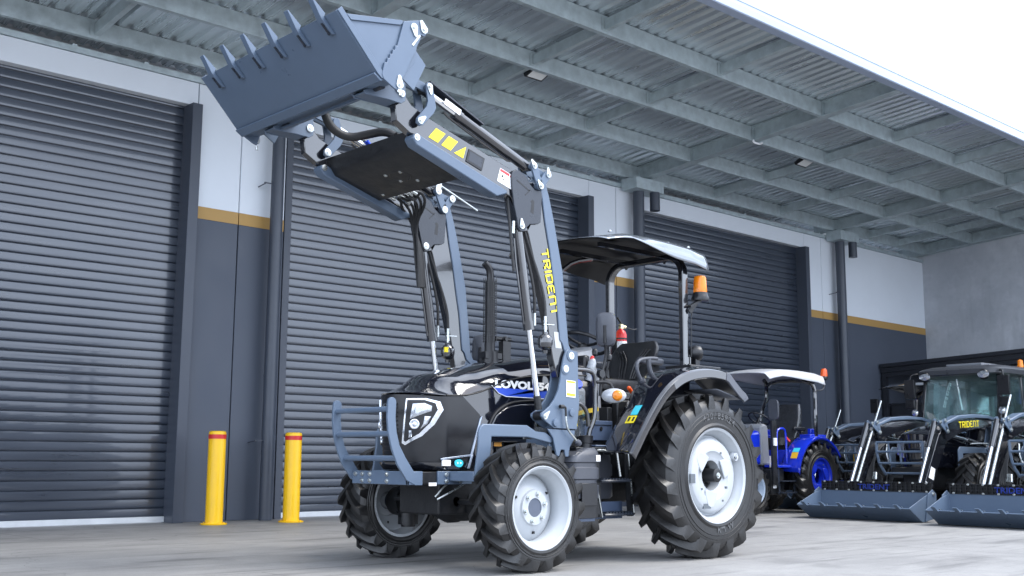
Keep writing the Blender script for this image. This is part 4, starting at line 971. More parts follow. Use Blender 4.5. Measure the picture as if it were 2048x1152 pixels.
# levers
q = MB()
for x, y, z, tx in ((7.20, 6.78, 1.74, .03), (7.32, 6.74, 1.70, .05), (7.28, 7.36, 1.74, .0)):
    q.tube([(x, y, 1.45), (x+tx*.5, y-.03, z-.1), (x+tx, y-.04, z)], .009, 8, 1); q.lathe([(-.03, .012), (-.02, .024), (.01, .028), (.03, .018), (.038, 0)], (x+tx, y-.04, z+.02), (.1, 0, 1), 14)
obj("control_lever", q, M_MBLACK, T)
q = MB(); q.lathe([(-.10, .030), (-.05, .034), (0, .042), (.07, .036), (.10, .02)], (7.13, 6.70, 1.60), (.25, -.1, 1), 10)
obj("wrapped_joystick", q, mat("cloudy_plastic_wrap", (.28, .30, .33), .2, 0, .35, 30, .5), T)
q = MB(); q.lathe([(-.02, .014), (.0, .02), (.02, .014), (.025, 0)], (7.145, 6.695, 1.70), (.25, -.1, 1), 12); obj("joystick_knob", q, M_RED, T)
q = MB(); q.lathe([(0, .045), (.03, .05), (.05, .047), (.052, 0)], (6.90, 6.66, 1.44), (-.2, -.6, .5), 16); obj("reservoir_cap", q, M_CAP, T)
q = MB(); q.box((6.80, 6.60, 1.20), (6.98, 6.76, 1.44)); obj("reservoir", q, M_GREYPL, T, bevel=.04)
q = MB(); q.obox((6.72, 6.55, 1.195), (7.06, 6.55, 1.255), .012, .035); obj("yellow_pedal", q, mat("ochre_yellow_paint", (.55, .38, .03), .45), T)
q = MB(); q.prism([(6.685, 1.10), (6.735, 1.10), (6.735, 1.19), (6.685, 1.19)], 6.48, 6.482); obj("yellow_sticker", q, M_YELLOW, T, smooth=0)
q = MB(); q.box((6.66, 6.484, 1.00), (6.83, 6.490, 1.36)); obj("clear_guard", q, mat("smoked_guard", (.35, .42, .45), .05, 0, .05, trans=.9, alpha=.35), T, bevel=.004)
# hand rails
q = MB(); q.tube([(6.66, 6.46, 1.565), (6.82, 6.45, 1.57), (6.90, 6.45, 1.55), (6.925, 6.45, 1.46), (6.92, 6.45, 1.22), (6.885, 6.45, 1.12), (6.84, 6.45, 1.06), (6.83, 6.45, .93)], .021, 10, 2)
q.tube([(6.68, 6.46, 1.29), (6.76, 6.455, 1.285), (6.82, 6.45, 1.22), (6.835, 6.45, 1.10)], .019, 10, 2); q.cyl((6.83, 6.45, .90), (6.83, 6.45, .99), .03)
obj("hand_rail", q, M_BLACK, T)
# indicator on its arm
for s in (-1, 1):
    yk = Y0+s*.64; q = MB(); q.tube([(6.92, yk, 1.47), (6.98, yk-s*.0+s*.04, 1.475), (7.02, yk+s*.08, 1.45), (7.02, yk+s*.09, 1.36)], .014, 8, 1); q.lathe([(0, .05), (.04, .055), (.055, .05)], (7.03, yk+s*.09, 1.35), (-.3, s*.2, 0), 16, caps=True); lm = obj("indicator_arm", q, M_MBLACK, T)
    ax_ = Vector((-.80, s*.45 if s < 0 else .2, 0)).normalized(); c = Vector((7.00, yk+s*.12, 1.355))
    q = MB(); rr = []
    side = ax_.cross(Vector((0, 0, 1))).normalized()
    for f, k in ((0, 1), (.35, 1.0), (.7, .8), (.92, .45), (1, .01)):
        rr.append([c+ax_*.05*f+side*(.105*k*math.cos(t*.2618)+.02*math.cos(t*.2618)**2*0)+Vector((0, 0, .062*k*math.sin(t*.2618))) for t in range(24)])
    q.grid(rr, True); obj("indicator_lens", q, mat("clear_indicator", (.42, .44, .47), .12, .2, .15, 30, .4), lm)
    q = MB(); q.lathe([(0, .045), (.02, .043), (.035, .03), (.04, 0)], c+ax_*.028-side*(.035 if s < 0 else -.035), tuple(ax_), 18); obj("amber_bulb", q, M_AMBER, lm)
# seat
def slab(rows): q = MB(); q.grid(rows, True); q.f.append(list(range(len(rows[0])))[::-1]); o = len(rows[0])*(len(rows)-1); q.f.append([o+i for i in range(len(rows[0]))]); return q
def rrect(c, ux, uy, a, b, n=24, e=.4):
    return [Vector(c)+Vector(ux)*a*math.copysign(abs(math.cos(2*math.pi*i/n))**e, math.cos(2*math.pi*i/n))+Vector(uy)*b*math.copysign(abs(math.sin(2*math.pi*i/n))**e, math.sin(2*math.pi*i/n)) for i in range(n)]
XS = 7.76
q = slab([rrect((XS-.02, Y0, z), (1, 0, 0), (0, 1, 0), a, b) for z, a, b in ((1.44, .26, .22), (1.46, .29, .245), (1.51, .30, .25), (1.545, .29, .24), (1.56, .24, .19))])
st = obj("seat", q, M_SEAT, T)
rows = []
for f in range(13):
    t = f/12; z = 1.55+.395*t; xb = XS+.30+.15*t+.04*t*t; hw = .185+.095*math.sin(min(1, t*1.5)*math.pi*.5)-.075*(max(0, t-.7)/.3)**2; row = []
    for i in range(28):
        a = 2*math.pi*i/28; cy, cx_ = math.cos(a), math.sin(a)
        yy = hw*math.copysign(abs(cy)**.55, cy); wing = -.05*(abs(yy)/hw)**3
        row.append((xb+wing+.045*math.copysign(abs(cx_)**.6, cx_), Y0+yy, z))
    rows.append(row)
q = slab(rows); q.grid([rows[-1], [Vector((XS+.50, Y0, 1.955))*.35+Vector(p)*.65 for p in rows[-1]]], True); obj("backrest", q, M_SEAT, st, smooth=55)
q = MB()
for s in (-1, 1):
    for k in range(3):
        a = .05+.035*k; q.tube([(XS+.258, Y0+s*a*.8, 1.58), (XS+.297, Y0+s*a, 1.68), (XS+.330, Y0+s*(a+.01), 1.76), (XS+.355, Y0+s*(a+.06), 1.83), (XS+.362, Y0+s*(a+.085), 1.86)], .009, 6, 2)
obj("backrest_piping", q, M_SEAT, st)
for s in (-1, 1):
    q = MB(); q.box((XS+.08, Y0+s*.27, 1.70), (XS+.40, Y0+s*.35, 1.765)); o = obj("armrest", q, M_MIRROR, st, bevel=.022)
    q = MB(); q.prism([(XS+.22, 1.70), (XS+.38, 1.70), (XS+.40, 1.60), (XS+.34, 1.56)], Y0+s*.275, Y0+s*.30); obj("armrest_bracket", q, M_MBLACK, st)
rows = []
for k in range(15):
    z = 1.05+k*.025; e = .02*(k % 2); rows.append(rrect((XS-.02, Y0-.02, z), (1, 0, 0), (0, 1, 0), .25+e, .24+e))
q = slab(rows); obj("suspension_bellows", q, M_MBLACK, st, smooth=0)
q = MB(); q.box((7.50, Y0-.24, 1.405), (8.02, Y0+.24, 1.438)); q.bolt((7.48, Y0-.1, 1.42), .02, .02, (-1, 0, 0)); obj("seat_rail", q, M_STEEL, st)
q = MB(); q.box((7.55, 6.69, .98), (8.40, 7.45, 1.08)); q.box((7.50, 6.72, 1.08), (7.80, 6.80, 1.36)); obj("seat_deck", q, M_CHASSIS, T, bevel=.02)
q = MB(); q.obox((7.62, 6.70, 1.475), (7.74, 6.72, 1.385), .035, .035); obj("orange_handle", q, M_ORANGE, T, bevel=.014)
q = MB(); q.obox((7.74, 6.72, 1.385), (7.80, 6.73, 1.335), .02, .02); obj("handle_stem", q, M_CHASSIS, T)

# fenders
FP = [(6.86,.88),(6.93,.975),(7.0,1.068),(7.12,1.22),(7.243,1.357),(7.376,1.463),(7.544,1.552),(7.715,1.598),(7.904,1.622),(8.069,1.62),(8.17,1.608)]
TAIL = [(8.17,1.608),(8.23,1.585),(8.312,1.52),(8.40,1.455),(8.46,1.42),(8.485,1.385)]
for s in (-1, 1):
    yo, yi = Y0+s*1.05, Y0+s*.36
    def sect(x, z, nx, nz, f=1.0):
        P = []
        for y, dn in ((yo-s*.012, -.085), (yo, -.075), (yo+s*.002, -.018), (yo-s*.012, -.005), (yo-s*.03, 0), (yo-s*.085, .0), (yo-s*.105, .010), (yo-s*.24, .014), (yo-s*.36, .014), (yo-s*.43, .008), (yo-s*.45, -.02)):
            sl = .15*abs(yo-y)/.45*max(0, min(1, (1.66-z)/.35)); P.append((x+nx*dn*f+sl, y, z+nz*dn*f))
        return P
    def sweep(path):
        rows = []
        for i, (x, z) in enumerate(path):
            a = Vector(path[max(0, i-1)]); b = Vector(path[min(len(path)-1, i+1)]); t = (b-a).normalized(); rows.append(sect(x, z, -t.y, t.x))
        return rows
    def dens(P, n=4):
        out = []
        for i in range(len(P)-1):
            p0 = Vector(P[max(0, i-1)]); p1 = Vector(P[i]); p2 = Vector(P[i+1]); p3 = Vector(P[min(len(P)-1, i+2)])
            for k in range(n):
                t = k/n; out.append(tuple(.5*((2*p1)+(p2-p0)*t+(2*p0-5*p1+4*p2-p3)*t*t+(3*p1-p0-3*p2+p3)*t*t*t)))
        return out+[P[-1]]
    q = MB(); q.grid(sweep(dens(FP))); fd = obj("fender", q, M_HOOD, T, smooth=45, solid=.012)
    q = MB(); q.grid(sweep(dens(TAIL))); q.grid([[(8.48, yo-s*.012, 1.40), (8.48, Y0+s*.62, 1.42)], [(8.40, yo-s*.03, 1.375), (8.40, Y0+s*.62, 1.375)], [(8.10, yo-s*.06, 1.45), (8.10, Y0+s*.62, 1.45)]])
    obj("fender_tail", q, mat("grey_fender_plastic", (.085, .092, .11), .38, 0, .1, 8, .2, .05, 90), fd, smooth=45, solid=.012)
    q = MB(); P = dens(FP); q.prism([(p[0]+.15*max(0, min(1, (1.66-p[1])/.35)), p[1]-.012) for p in P]+[(8.17, 1.0), (7.3, .88)], Y0+s*.60, Y0+s*.615); obj("fender_inner_panel", q, M_BLACK, fd)
    # grab handle
    yg = Y0+s*.66; q = MB(); q.tube([(7.47, yg, 1.49), (7.40, yg, 1.60), (7.41, yg, 1.67), (7.48, yg, 1.70), (7.60, yg, 1.715), (7.68, yg, 1.715)], [.026, .024, .02, .019, .018, .018, .018, .017, .017, .016, .016, .016, .016, .016, .016, .016, .016, .016, .016, .016, .016], 10, 2); q.tube([(7.56, yg, 1.71), (7.57, yg, 1.62), (7.60, yg, 1.57)], .022, 8, 1); q.cyl((7.49, yg, 1.475), (7.46, yg, 1.52), .036)
    obj("grab_handle", q, M_MIRROR, fd)
    q = MB(); q.box((7.98, Y0+s*.50, 1.635), (8.42, Y0+s*.80, 1.675)); obj("fender_tray", q, M_MBLACK, fd, bevel=.008)
    if s < 0:
        def on(z, y, off=.024):
            for a, b in zip(FP, FP[1:]):
                if a[1] <= z <= b[1]:
                    t = (Vector(b)-Vector(a)).normalized(); f = (z-a[1])/(b[1]-a[1]); x = a[0]+(b[0]-a[0])*f
                    sl = .15*abs(yo-y)/.45*max(0, min(1, (1.66-z)/.35)); return (x-t.y*off+sl, y, z+t.x*off)
        def stick(name, m, z0, z1, ya, yb, off=.024):
            k = MB(); k.grid([[on(z, ya+(yb-ya)*i/4, off) for i in range(5)] for z in (z0, (z0+z1)/2, z1)]); obj(name, k, m, fd, smooth=0)
        stick("blue_fender_sticker", M_CYAN, 1.185, 1.265, 6.165, 6.275); stick("yellow_fender_sticker", M_YELLOW, 1.115, 1.178, 6.155, 6.295)
        stick("sticker_triangle", M_CHASSIS, 1.13, 1.165, 6.175, 6.205, .026); stick("sticker_triangle", M_CHASSIS, 1.13, 1.165, 6.24, 6.27, .026)
# roll bar and sun canopy
XR, YA, YB, ZT = 8.27, 6.575, 7.50, 2.735
for y, s in ((YA, 1), (YB, -1)):
    q = MB(); q.box((XR-.05, y-.04, 1.66), (XR+.11, y+.04, 1.675)); q.box((XR+.04, y-.035, 1.675), (XR+.055, y+.035, 1.80))
    for k in (.0, .07): q.bolt((XR-.03+k, y-.036, 1.70), .011, .012)
    obj("roll_bar_foot", q, M_BLACK, T, bevel=.003)
path = [(XR, YA, 1.67)]+[(XR, YA+.17-.17*math.cos(R(a)), ZT-.17+.17*math.sin(R(a))) for a in range(0, 91, 10)]+[(XR, YB-.17+.17*math.sin(R(a)), ZT-.17+.17*math.cos(R(a))) for a in range(0, 91, 10)]+[(XR, YB, 1.67)]
q = MB(); rows = []
for i, p in enumerate(path):
    a = Vector(path[max(0, i-1)]); b = Vector(path[min(len(path)-1, i+1)]); t = (b-a).normalized(); nn = Vector((1, 0, 0)).cross(t)
    rows.append([Vector(p)+Vector((dx, 0, 0))+nn*dn for dx, dn in ((-.04, -.028), (.04, -.028), (.04, .028), (-.04, .028))])
q.grid(rows, True); obj("roll_bar", q, M_BLACK, T, bevel=.008)
q = MB(); q.prism([(XR-.025, 1.98), (XR+.03, 1.98), (XR+.03, 2.26), (XR-.025, 2.26)], YB-.032, YB-.0295); obj("roll_bar_sticker", q, M_YELLOW, T, smooth=0)
q = MB()
for y in (YA+.22, YB-.22): q.box((7.35, y-.02, ZT+.0), (8.42, y+.02, ZT+.04)); q.bolt((XR, y, ZT-.03), .013, .02, (0, 0, -1))
q.tube([(7.55, YB-.05, 2.62), (7.62, YB-.12, 2.70), (7.8, YB-.2, 2.74)], .022, 8, 1)
obj("canopy_frame", q, M_BLACK, T)
def canopy(x0, x1, yc, hw, z0, hf, drop, base=.012):
    rows = []
    for i in range(37):
        u = i/36; row = []
        for j in range(41):
            v = -1+2*j/40
            # rounded plan corners
            ex = .10*(abs(v)**5); x = x0+ex+(x1-x0-2*ex)*u; av = abs(v)
            h = base+drop*(lambda t: t*t*(3-2*t))(min(1, max(0, (u-.02)/.72)))
            z = z0+.030*(1-v*v)+.030*math.sin(math.pi*min(1, u*1.05))-.045*max(0, .22-u)/.22*1.2-.025*max(0, u-.86)/.14
            f = max(0, (av-.86)/.14); z -= h*f**1.25
            row.append((x, yc+v*hw*(1-.03*f*(u < .1)), z))
        rows.append(row)
    q = MB(); q.grid(rows); return q
q = canopy(6.98, 8.56, Y0, .655, 2.782, .03, .145); cn_ = obj("sun_canopy", q, mat("canopy_black_with_glare", (.20, .22, .25), .18, .5, .1, coat=1.0), T, smooth=60, solid=.006)  # grey base colour carries the sky glare on a gloss black shell
q = canopy(6.99, 8.55, Y0, .648, 2.773, .03, .138); obj("canopy_lining", q, mat("canopy_lining_black", (.006, .006, .007), .38, 0, .2, spec=.25), cn_, smooth=60)
q = MB()
for x in (7.25, 7.7, 8.05, 8.35):
    q.bolt((x, Y0-.5, 2.822), .012, .015, (0, 0, 1)); q.bolt((x, Y0+.5, 2.822), .012, .015, (0, 0, 1))
obj("canopy_bolts", q, M_STEEL, cn_)
q = MB(); q.add([(7.55, 6.85, 2.794), (7.75, 6.85, 2.797), (7.75, 6.98, 2.799), (7.55, 6.98, 2.796)], [[0, 1, 2, 3]]); obj("canopy_sticker", q, mat("amber_sticker", (.75, .42, .02), .5), cn_, smooth=0)
# beacon
bx, by, bz = 8.43, 6.50, 2.36
q = MB(); q.lathe([(-.05, .05), (-.045, .082), (-.02, .086), (0, .075), (.03, .07), (.035, .062)], (bx, by, bz), (0, 0, 1), 32, caps=True); be = obj("beacon_base", q, M_MBLACK, T)
q = MB(); q.lathe([(.03, .064), (.05, .066), (.17, .058), (.188, .05), (.195, .03), (.196, 0)], (bx, by, bz), (0, 0, 1), 32); obj("beacon_lens", q, M_AMBER, be)
q = MB(); q.lathe([(.035, .03), (.14, .028), (.15, 0)], (bx, by, bz), (0, 0, 1), 20); obj("beacon_reflector", q, mat("amber_core", (.9, .35, .02), .3, .3, .2), be)
q = MB(); q.obox((XR+.03, 6.53, 2.25), (bx-.01, by, 2.315), .05, .02); q.obox((XR+.03, 6.53, 2.20), (bx-.05, by+.01, 2.29), .012, .04); q.tube([(XR+.11, 6.53, 2.28), (XR+.05, 6.53, 2.15), (XR+.055, 6.53, 2.0), (XR+.045, 6.53, 1.85), (XR+.05, 6.53, 1.78)], .006, 6, 1); obj("beacon_bracket", q, M_CHASSIS, be)
# work lamp
c = Vector((8.40, 6.55, 1.82)); a_ = Vector((.86, -.35, .1)).normalized()
q = MB(); q.lathe([(-.075, 0), (-.07, .03), (-.045, .058), (0, .072), (.035, .075), (.045, .07)], c, tuple(a_), 24); q.box((8.37, 6.52, 1.70), (8.43, 6.58, 1.77)); q.cyl((8.40, 6.55, 1.675), (8.40, 6.55, 1.74), .014); q.tube([(8.33, 6.56, 1.8), (8.30, 6.56, 1.75), (8.31, 6.56, 1.68)], .006, 6, 1); wl = obj("work_lamp", q, M_MBLACK, T)
q = MB(); q.lathe([(.036, .068), (.046, .05), (.05, 0)], c, tuple(a_), 24); obj("work_lamp_lens", q, M_SILVER, wl)
# mirrors
for s, cxm, czm in ((-1, 7.06, 1.925), (1, 6.74, 1.80)):
    ym = Y0+s*.62; n_ = Vector((-.86, -.5, .02)).normalized(); sdv = n_.cross(Vector((0, 0, 1))).normalized(); rows = []
    for f, k in ((-.022, .86), (-.01, .98), (.01, 1), (.035, .93), (.05, .72), (.055, .3)): rows.append(rrect(Vector((cxm, ym, czm))+n_*f, sdv, (0, 0, 1), .088*k, .148*k, 32, .5))
    q = slab(rows); mr = obj("mirror", q, M_MIRROR, T)
    q = MB(); 
    if s < 0: q.tube([Vector((cxm, ym, czm-.13))+n_*.03, (cxm+.0, ym, 1.70), (cxm-.04, ym+.02, 1.55), (cxm-.06, ym+.02, 1.36)], .013, 8, 2); q.lathe([(-.02, .035), (.02, .035)], (cxm-.07, ym, 1.545), (0, 1, 0), 16, caps=True)
    else: q.tube([(cxm, ym, czm-.12), (cxm+.02, ym, 1.60), (cxm+.05, ym-.05, 1.4)], .013, 8, 1); q.tube([(cxm+.06, ym-.02, czm+.0), (cxm+.3, ym-.02, czm+.01), (cxm+.32, ym-.02, 1.6)], .02, 8, 0)
    obj("mirror_arm", q, M_MBLACK, mr)
    q = MB(); q.tube([Vector((cxm, ym, czm+.03))+n_*.056, Vector((cxm, ym, czm-.12))+n_*.05], .014, 8); obj("mirror_socket", q, M_MBLACK, mr)
# exhaust
q = MB(); ex, ey = 6.40, 7.20
q.cyl((ex, ey, 1.62), (ex, ey, 1.74), .07, n=20); q.cyl((ex, ey, 1.74), (ex, ey, 1.88), .046, n=20); q.cyl((ex, ey, 1.86), (ex, ey, 2.35), .04, n=20); q.tube([(ex, ey, 2.34), (ex, ey, 2.42), (ex-.015, ey, 2.47), (ex-.06, ey+.01, 2.51)], .032, 14, 2)
for k in range(12):
    a = k*math.pi/6; q.cyl((ex+.058*math.cos(a), ey+.058*math.sin(a), 1.82), (ex+.058*math.cos(a), ey+.058*math.sin(a), 2.38), .0025, n=5)
for k in range(26): q.lathe([(-.002, .058), (.002, .058)], (ex, ey, 1.83+k*.021), (0, 0, 1), 16)
q.box((ex-.09, ey-.05, 1.68), (ex+.10, ey+.05, 1.73)); obj("exhaust_stack", q, M_MBLACK, T, smooth=40)
q = MB(); q.cyl((ex+.06, ey, 1.86), (ex+.24, ey, 1.86), .02); q.box((ex+.13, ey-.03, 1.68), (ex+.22, ey+.03, 1.84)); q.bolt((ex+.16, ey-.02, 1.86), .018, .02); obj("exhaust_bracket", q, M_MBLACK, T)
# fuel tank, steps
q = MB(); rows = []
for z, ax0, ax1, hy in ((.50, 6.60, 6.84, .10), (.52, 6.55, 6.87, .13), (.62, 6.54, 6.87, .135), (.63, 6.56, 6.85, .125), (.665, 6.56, 6.85, .125), (.675, 6.54, 6.87, .135), (.76, 6.54, 6.87, .135), (.77, 6.56, 6.85, .125), (.80, 6.56, 6.85, .125), (.81, 6.54, 6.87, .135), (.86, 6.56, 6.87, .135), (.90, 6.66, 6.86, .12), (.925, 6.73, 6.85, .09)):
    rows.append(rrect(((ax0+ax1)/2, 6.47, z), (1, 0, 0), (0, 1, 0), (ax1-ax0)/2, hy, 28, .35))
q = slab(rows); ft = obj("fuel_tank", q, M_MIRROR, T, smooth=35)
q = MB(); q.lathe([(0, .05), (.04, .05), (.045, .058), (.085, .06), (.10, .063), (.105, .055), (.107, 0)], (6.79, 6.44, .92), (0, 0, 1), 24); obj("filler_cap", q, M_MBLACK, ft)
q = MB(); q.prism([(6.80, .815), (6.85, .815), (6.85, .865), (6.80, .865)], 6.331, 6.333); obj("tank_sticker", q, M_WHITE, ft, smooth=0)
q = MB(); q.box((6.55, 6.35, .36), (6.82, 6.356, .60)); q.box((6.62, 6.32, .46), (6.80, 6.335, .64)); obj("tank_guard", q, M_MBLACK, ft, bevel=.004)
q = MB(); q.box((6.55, 6.40, .34), (6.84, 6.60, .345)); q.box((6.56, 6.37, .335), (6.82, 6.39, .47)); q.box((6.88, 6.50, .34), (7.30, 6.52, .48)); obj("blue_skirt", q, M_FLOORP, T)
rows = [rrect((7.08, 6.72, z), (1, 0, 0), (0, 1, 0), a, .13, 24, .35) for z, a in ((.50, .2), (.52, .24), (.62, .24), (.64, .22), (.68, .22), (.70, .24), (.78, .24), (.80, .22), (.84, .22), (.88, .20))]
q = slab(rows); obj("rear_tank", q, M_MIRROR, T, smooth=35)
q = MB()
for x in (6.88, 7.27):
    q.prism([(x-.01, .36), (x+.06, .36), (x+.02, .92), (x-.05, .92)], 6.40, 6.41)
    q.bolt((x+.03, 6.40, .375), .011, .012); q.bolt((x-.01, 6.40, .90), .011, .012)
obj("step_frame", q, M_CHASSIS, T)
q = MB(); q.cyl((6.84, 6.41, .905), (7.26, 6.41, .905), .012, n=10); q.tube([(7.26, 6.395, .92), (7.30, 6.395, .62), (7.335, 6.395, .36)], .006, 6); q.tube([(7.16, 6.43, .89), (7.20, 6.43, .69)], .012, 6); obj("step_edge", q, M_STEEL, T)
q = MB(); q.tube([(6.88, 6.395, .60), (6.94, 6.395, .36)], .006, 6); obj("step_edge", q, M_STEEL, T)
for z, xa in ((.39, 6.94), (.665, 6.90)):
    q = MB(); q.box((xa, 6.36, z-.012), (xa+.36, 6.52, z))
    for k in range(9): q.box((xa+.02+k*.037, 6.362, z), (xa+.04+k*.037, 6.50, z+.012))
    q.tube([(xa, 6.37, z-.01), (xa+.05, 6.345, z-.01), (xa+.31, 6.345, z-.01), (xa+.36, 6.37, z-.01)], .012, 6); obj("step_tread", q, M_PLATE, T)

# fire extinguisher on the far post
ORG = Vector((8.36, 7.44, 1.86)); fx = root("fire_extinguisher", "small red fire extinguisher strapped to the tractor's roll bar behind the seat", "fire extinguisher", ORG)
q = MB(); q.lathe([(.0, .05), (.01, .058), (.20, .058), (.235, .045), (.255, .02), (.262, .018)], ORG, (0, 0, 1), 28, caps=True); obj("cylinder", q, M_RED, fx)
q = MB(); q.lathe([(.06, .0585), (.06, .0595), (.13, .0595), (.13, .0585)], ORG, (0, 0, 1), 28); obj("label_band", q, M_WHITE, fx)
q = MB(); q.box((8.345, 7.425, 2.12), (8.385, 7.455, 2.165)); q.cyl((8.38, 7.44, 2.14), (8.42, 7.43, 2.14), .016, n=10); obj("valve", q, mat("brass_valve", (.75, .68, .45), .35, .5, .1), fx)
q = MB(); q.obox((8.37, 7.44, 2.17), (8.31, 7.44, 2.23), .02, .008); q.obox((8.36, 7.44, 2.155), (8.28, 7.44, 2.15), .02, .008); q.tube([(8.42, 7.43, 2.14), (8.55, 7.45, 2.125), (8.62, 7.46, 2.14)], .006, 6, 1); obj("lever_and_hose", q, M_CHASSIS, fx)
q = MB(); q.box((8.29, 7.44, 1.86), (8.31, 7.50, 2.0)); q.lathe([(.15, .06), (.15, .0625), (.165, .0625), (.165, .06)], ORG, (0, 0, 1), 24); obj("strap", q, M_CHASSIS, fx)

# ================================================================ TRACTORS PARKED BEHIND
ORG = Vector((0, 0, 0))
GRP = "black loader tractors parked in a row with lowered buckets"
FWN = [c for c in T.children if c.name.startswith("front_wheel")][0]; FWF = [c for c in T.children if c.name.startswith("front_wheel")][1]
RWN = [c for c in T.children if c.name.startswith("rear_wheel")][0]; RWF = [c for c in T.children if c.name.startswith("rear_wheel")][1]
def wheels(t, wb, fz, rz_, fy, ry):
    for src, loc in ((FWN, (0, -fy, fz)), (FWF, (0, fy, fz)), (RWN, (wb, -ry, rz_)), (RWF, (wb, ry, rz_))):
        c = copy_tree(src, t); c.location = loc
def loader_tractor():
    t = root("tractor", "black cab tractor", "tractor", (0, 0, 0), 0, GRP)
    wheels(t, 2.25, .482, .708, .74, .86)
    q = MB(); q.box((-.45, -.25, .42), (.9, .25, .95)); q.box((.9, -.33, .40), (2.5, .33, 1.05)); q.cyl((0, -.66, .48), (0, .66, .48), .09, n=16); q.cyl((2.25, -.7, .7), (2.25, .7, .7), .15, n=16); q.box((-.62, -.34, .62), (-.45, .34, .74))
    obj("chassis", q, M_CHASSIS, t, bevel=.02)
    # hood
    rows = []
    for j in range(21):
        d = -.34+.68*j/20; x0 = -.60+.22*(abs(d)/.34)**2; row = []
        for i in range(21):
            f = i/20; x = x0+(1.15-x0)*f; v = abs(d)/.34; zs = 1.20+.20*f; zm = 1.24+.31*f**.7
            row.append((x, d, zs+(zm-zs)*((1-v**2.6)**.6 if v < 1 else 0)))
        rows.append(row)
    q = MB(); q.grid(rows); hd = obj("hood", q, M_HOOD, t, smooth=50)
    P = [(1.15, -.34)]+[(-.60+.22*(abs(d)/.34)**2, d) for d in [-.34+.68*i/16 for i in range(17)]]+[(1.15, .34)]
    q = MB(); q.grid([[(x, y, 1.20+.20*max(0, (x+.38)/1.53) if abs(y) > .33 else 1.205+.03*(1-(y/.34)**2)) for x, y in P], [(x+.01, y, .95) for x, y in P], [(x+.03, y*.97, .74) for x, y in P]]); obj("hood_side", q, M_HOOD, t, smooth=50)
    for s in (-1, 1):
        q = MB(); q.add([(-.592+.22*.15, s*.13, 1.13), (-.592+.22*.8, s*.30, 1.14), (-.40, s*.335, 1.08), (-.46, s*.30, .93), (-.56, s*.14, .88)], [[0, 1, 2, 3, 4]])
        for i, v in enumerate(q.v): q.v[i] = (v[0]-.012, v[1]*1.01, v[2])
        obj("headlight", q, M_SILVER, t, smooth=0, solid=.01)
    q = MB(); q.prism([(-.30+.05*math.cos(a*.314), 1.16+.018*math.sin(a*.314)) for a in range(20)], -.351, -.349); obj("hood_badge", q, M_DBLUE, t, smooth=0)
    # guard
    q = MB()
    for s in (-1, 1): q.tube([(-.92, s*.38, 1.12), (-.92, s*.38, .95), (-.86, s*.38, .78), (-.72, s*.36, .63)], .022, 8, 1)
    for x, z in ((-.92, 1.11), (-.92, .97), (-.87, .80), (-.73, .65)): q.cyl((x, -.38, z), (x, .38, z), .018, n=10)
    q.cyl((-.92, 0, 1.11), (-.88, 0, .80), .016, n=8); q.cyl((-.92, .18, 1.11), (-.88, .18, .80), .016, n=8); obj("front_guard", q, M_BLUE, t)
    for s in (-1, 1):
        y = s*.56
        q = MB(); q.prism([(.74, 1.50), (.90, 1.52), (.95, 1.35), (.92, .95), (.60, .95), (.52, 1.02), (.66, 1.14), (.72, 1.30)], y-.05, y-.03); q.prism([(.74, 1.50), (.90, 1.52), (.95, 1.35), (.92, .95), (.60, .95), (.52, 1.02), (.66, 1.14), (.72, 1.30)], y+.04, y+.06)
        q.prism([(-.30, .70), (-.30, 1.0), (-.24, 1.05), (.6, 1.04), (.6, .96), (-.17, .95), (-.17, .70)], y-.04, y-.02); q.box((.62, y-.04, .6), (.86, y+.04, .95)); mst = obj("loader_mast", q, M_BLUE, t, bevel=.004)
        q = MB(); q.bolt((.80, y-.05, 1.44), .025, .02); q.bolt((.60, y-.05, 1.05), .022, .02); q.prism([(.78, 1.28), (.88, 1.28), (.88, 1.40), (.78, 1.40)], y-.0505, y-.052); obj("mast_pins", q, M_STEEL, mst)
        q = MB(); q.tube([(.76, y-.08, 1.24), (.78, y-.08, 1.12), (.90, y-.08, .98)], .012, 6, 1); obj("lock_lever", q, M_STEEL, mst)
        q = MB(); q.prism([(.84, 1.48), (.60, 1.47), (.2, 1.47), (-.3, 1.44), (-.70, 1.36), (-.80, 1.26), (-.74, 1.16), (-.62, 1.12), (-.2, 1.26), (.3, 1.33), (.8, 1.36)], y-.045, y+.045)
        q.prism([(-.72, 1.30), (-.84, 1.22), (-1.42, .30), (-1.36, .20), (-1.24, .26), (-.62, 1.14)], y-.045, y+.045); arm = obj("loader_arm", q, M_BLACK, t, bevel=.006)
        q = MB(); q.prism([(.86, 1.50), (.60, 1.535), (.2, 1.545), (-.3, 1.51), (-.68, 1.40), (-.66, 1.36), (-.3, 1.455), (.2, 1.485), (.60, 1.485), (.86, 1.44)], y-.07, y+.07); obj("arm_cover", q, M_BLUE, arm, bevel=.012)
        q = MB(); q.slot((-.72, 1.42), (-.66, 1.27), .035, y-.09, y-.07); q.slot((-.86, 1.40), (-.66, 1.27), .03, y-.09, y-.07); q.slot((-.72, 1.42), (-.66, 1.27), .035, y+.07, y+.09); q.slot((-.86, 1.40), (-.72, 1.42), .02, y-.08, y-.06); obj("bell_crank", q, M_BLUE, arm)
        q = MB(); q.bolt((-.86, y-.09, 1.40), .02, .015); q.bolt((-.72, y-.09, 1.42), .02, .015); q.bolt((-.66, y-.09, 1.27), .02, .015); obj("crank_pins", q, M_STEEL, arm)
        q = MB(); q.cyl((-.86, y, 1.40), (-1.06, y, 1.03), .043, n=18); cy = obj("tilt_cylinder", q, M_BLACK, arm)
        q = MB(); q.cyl((-1.06, y, 1.03), (-1.42, y, .40), .028, n=14); obj("tilt_rod", q, M_CHROME, cy)
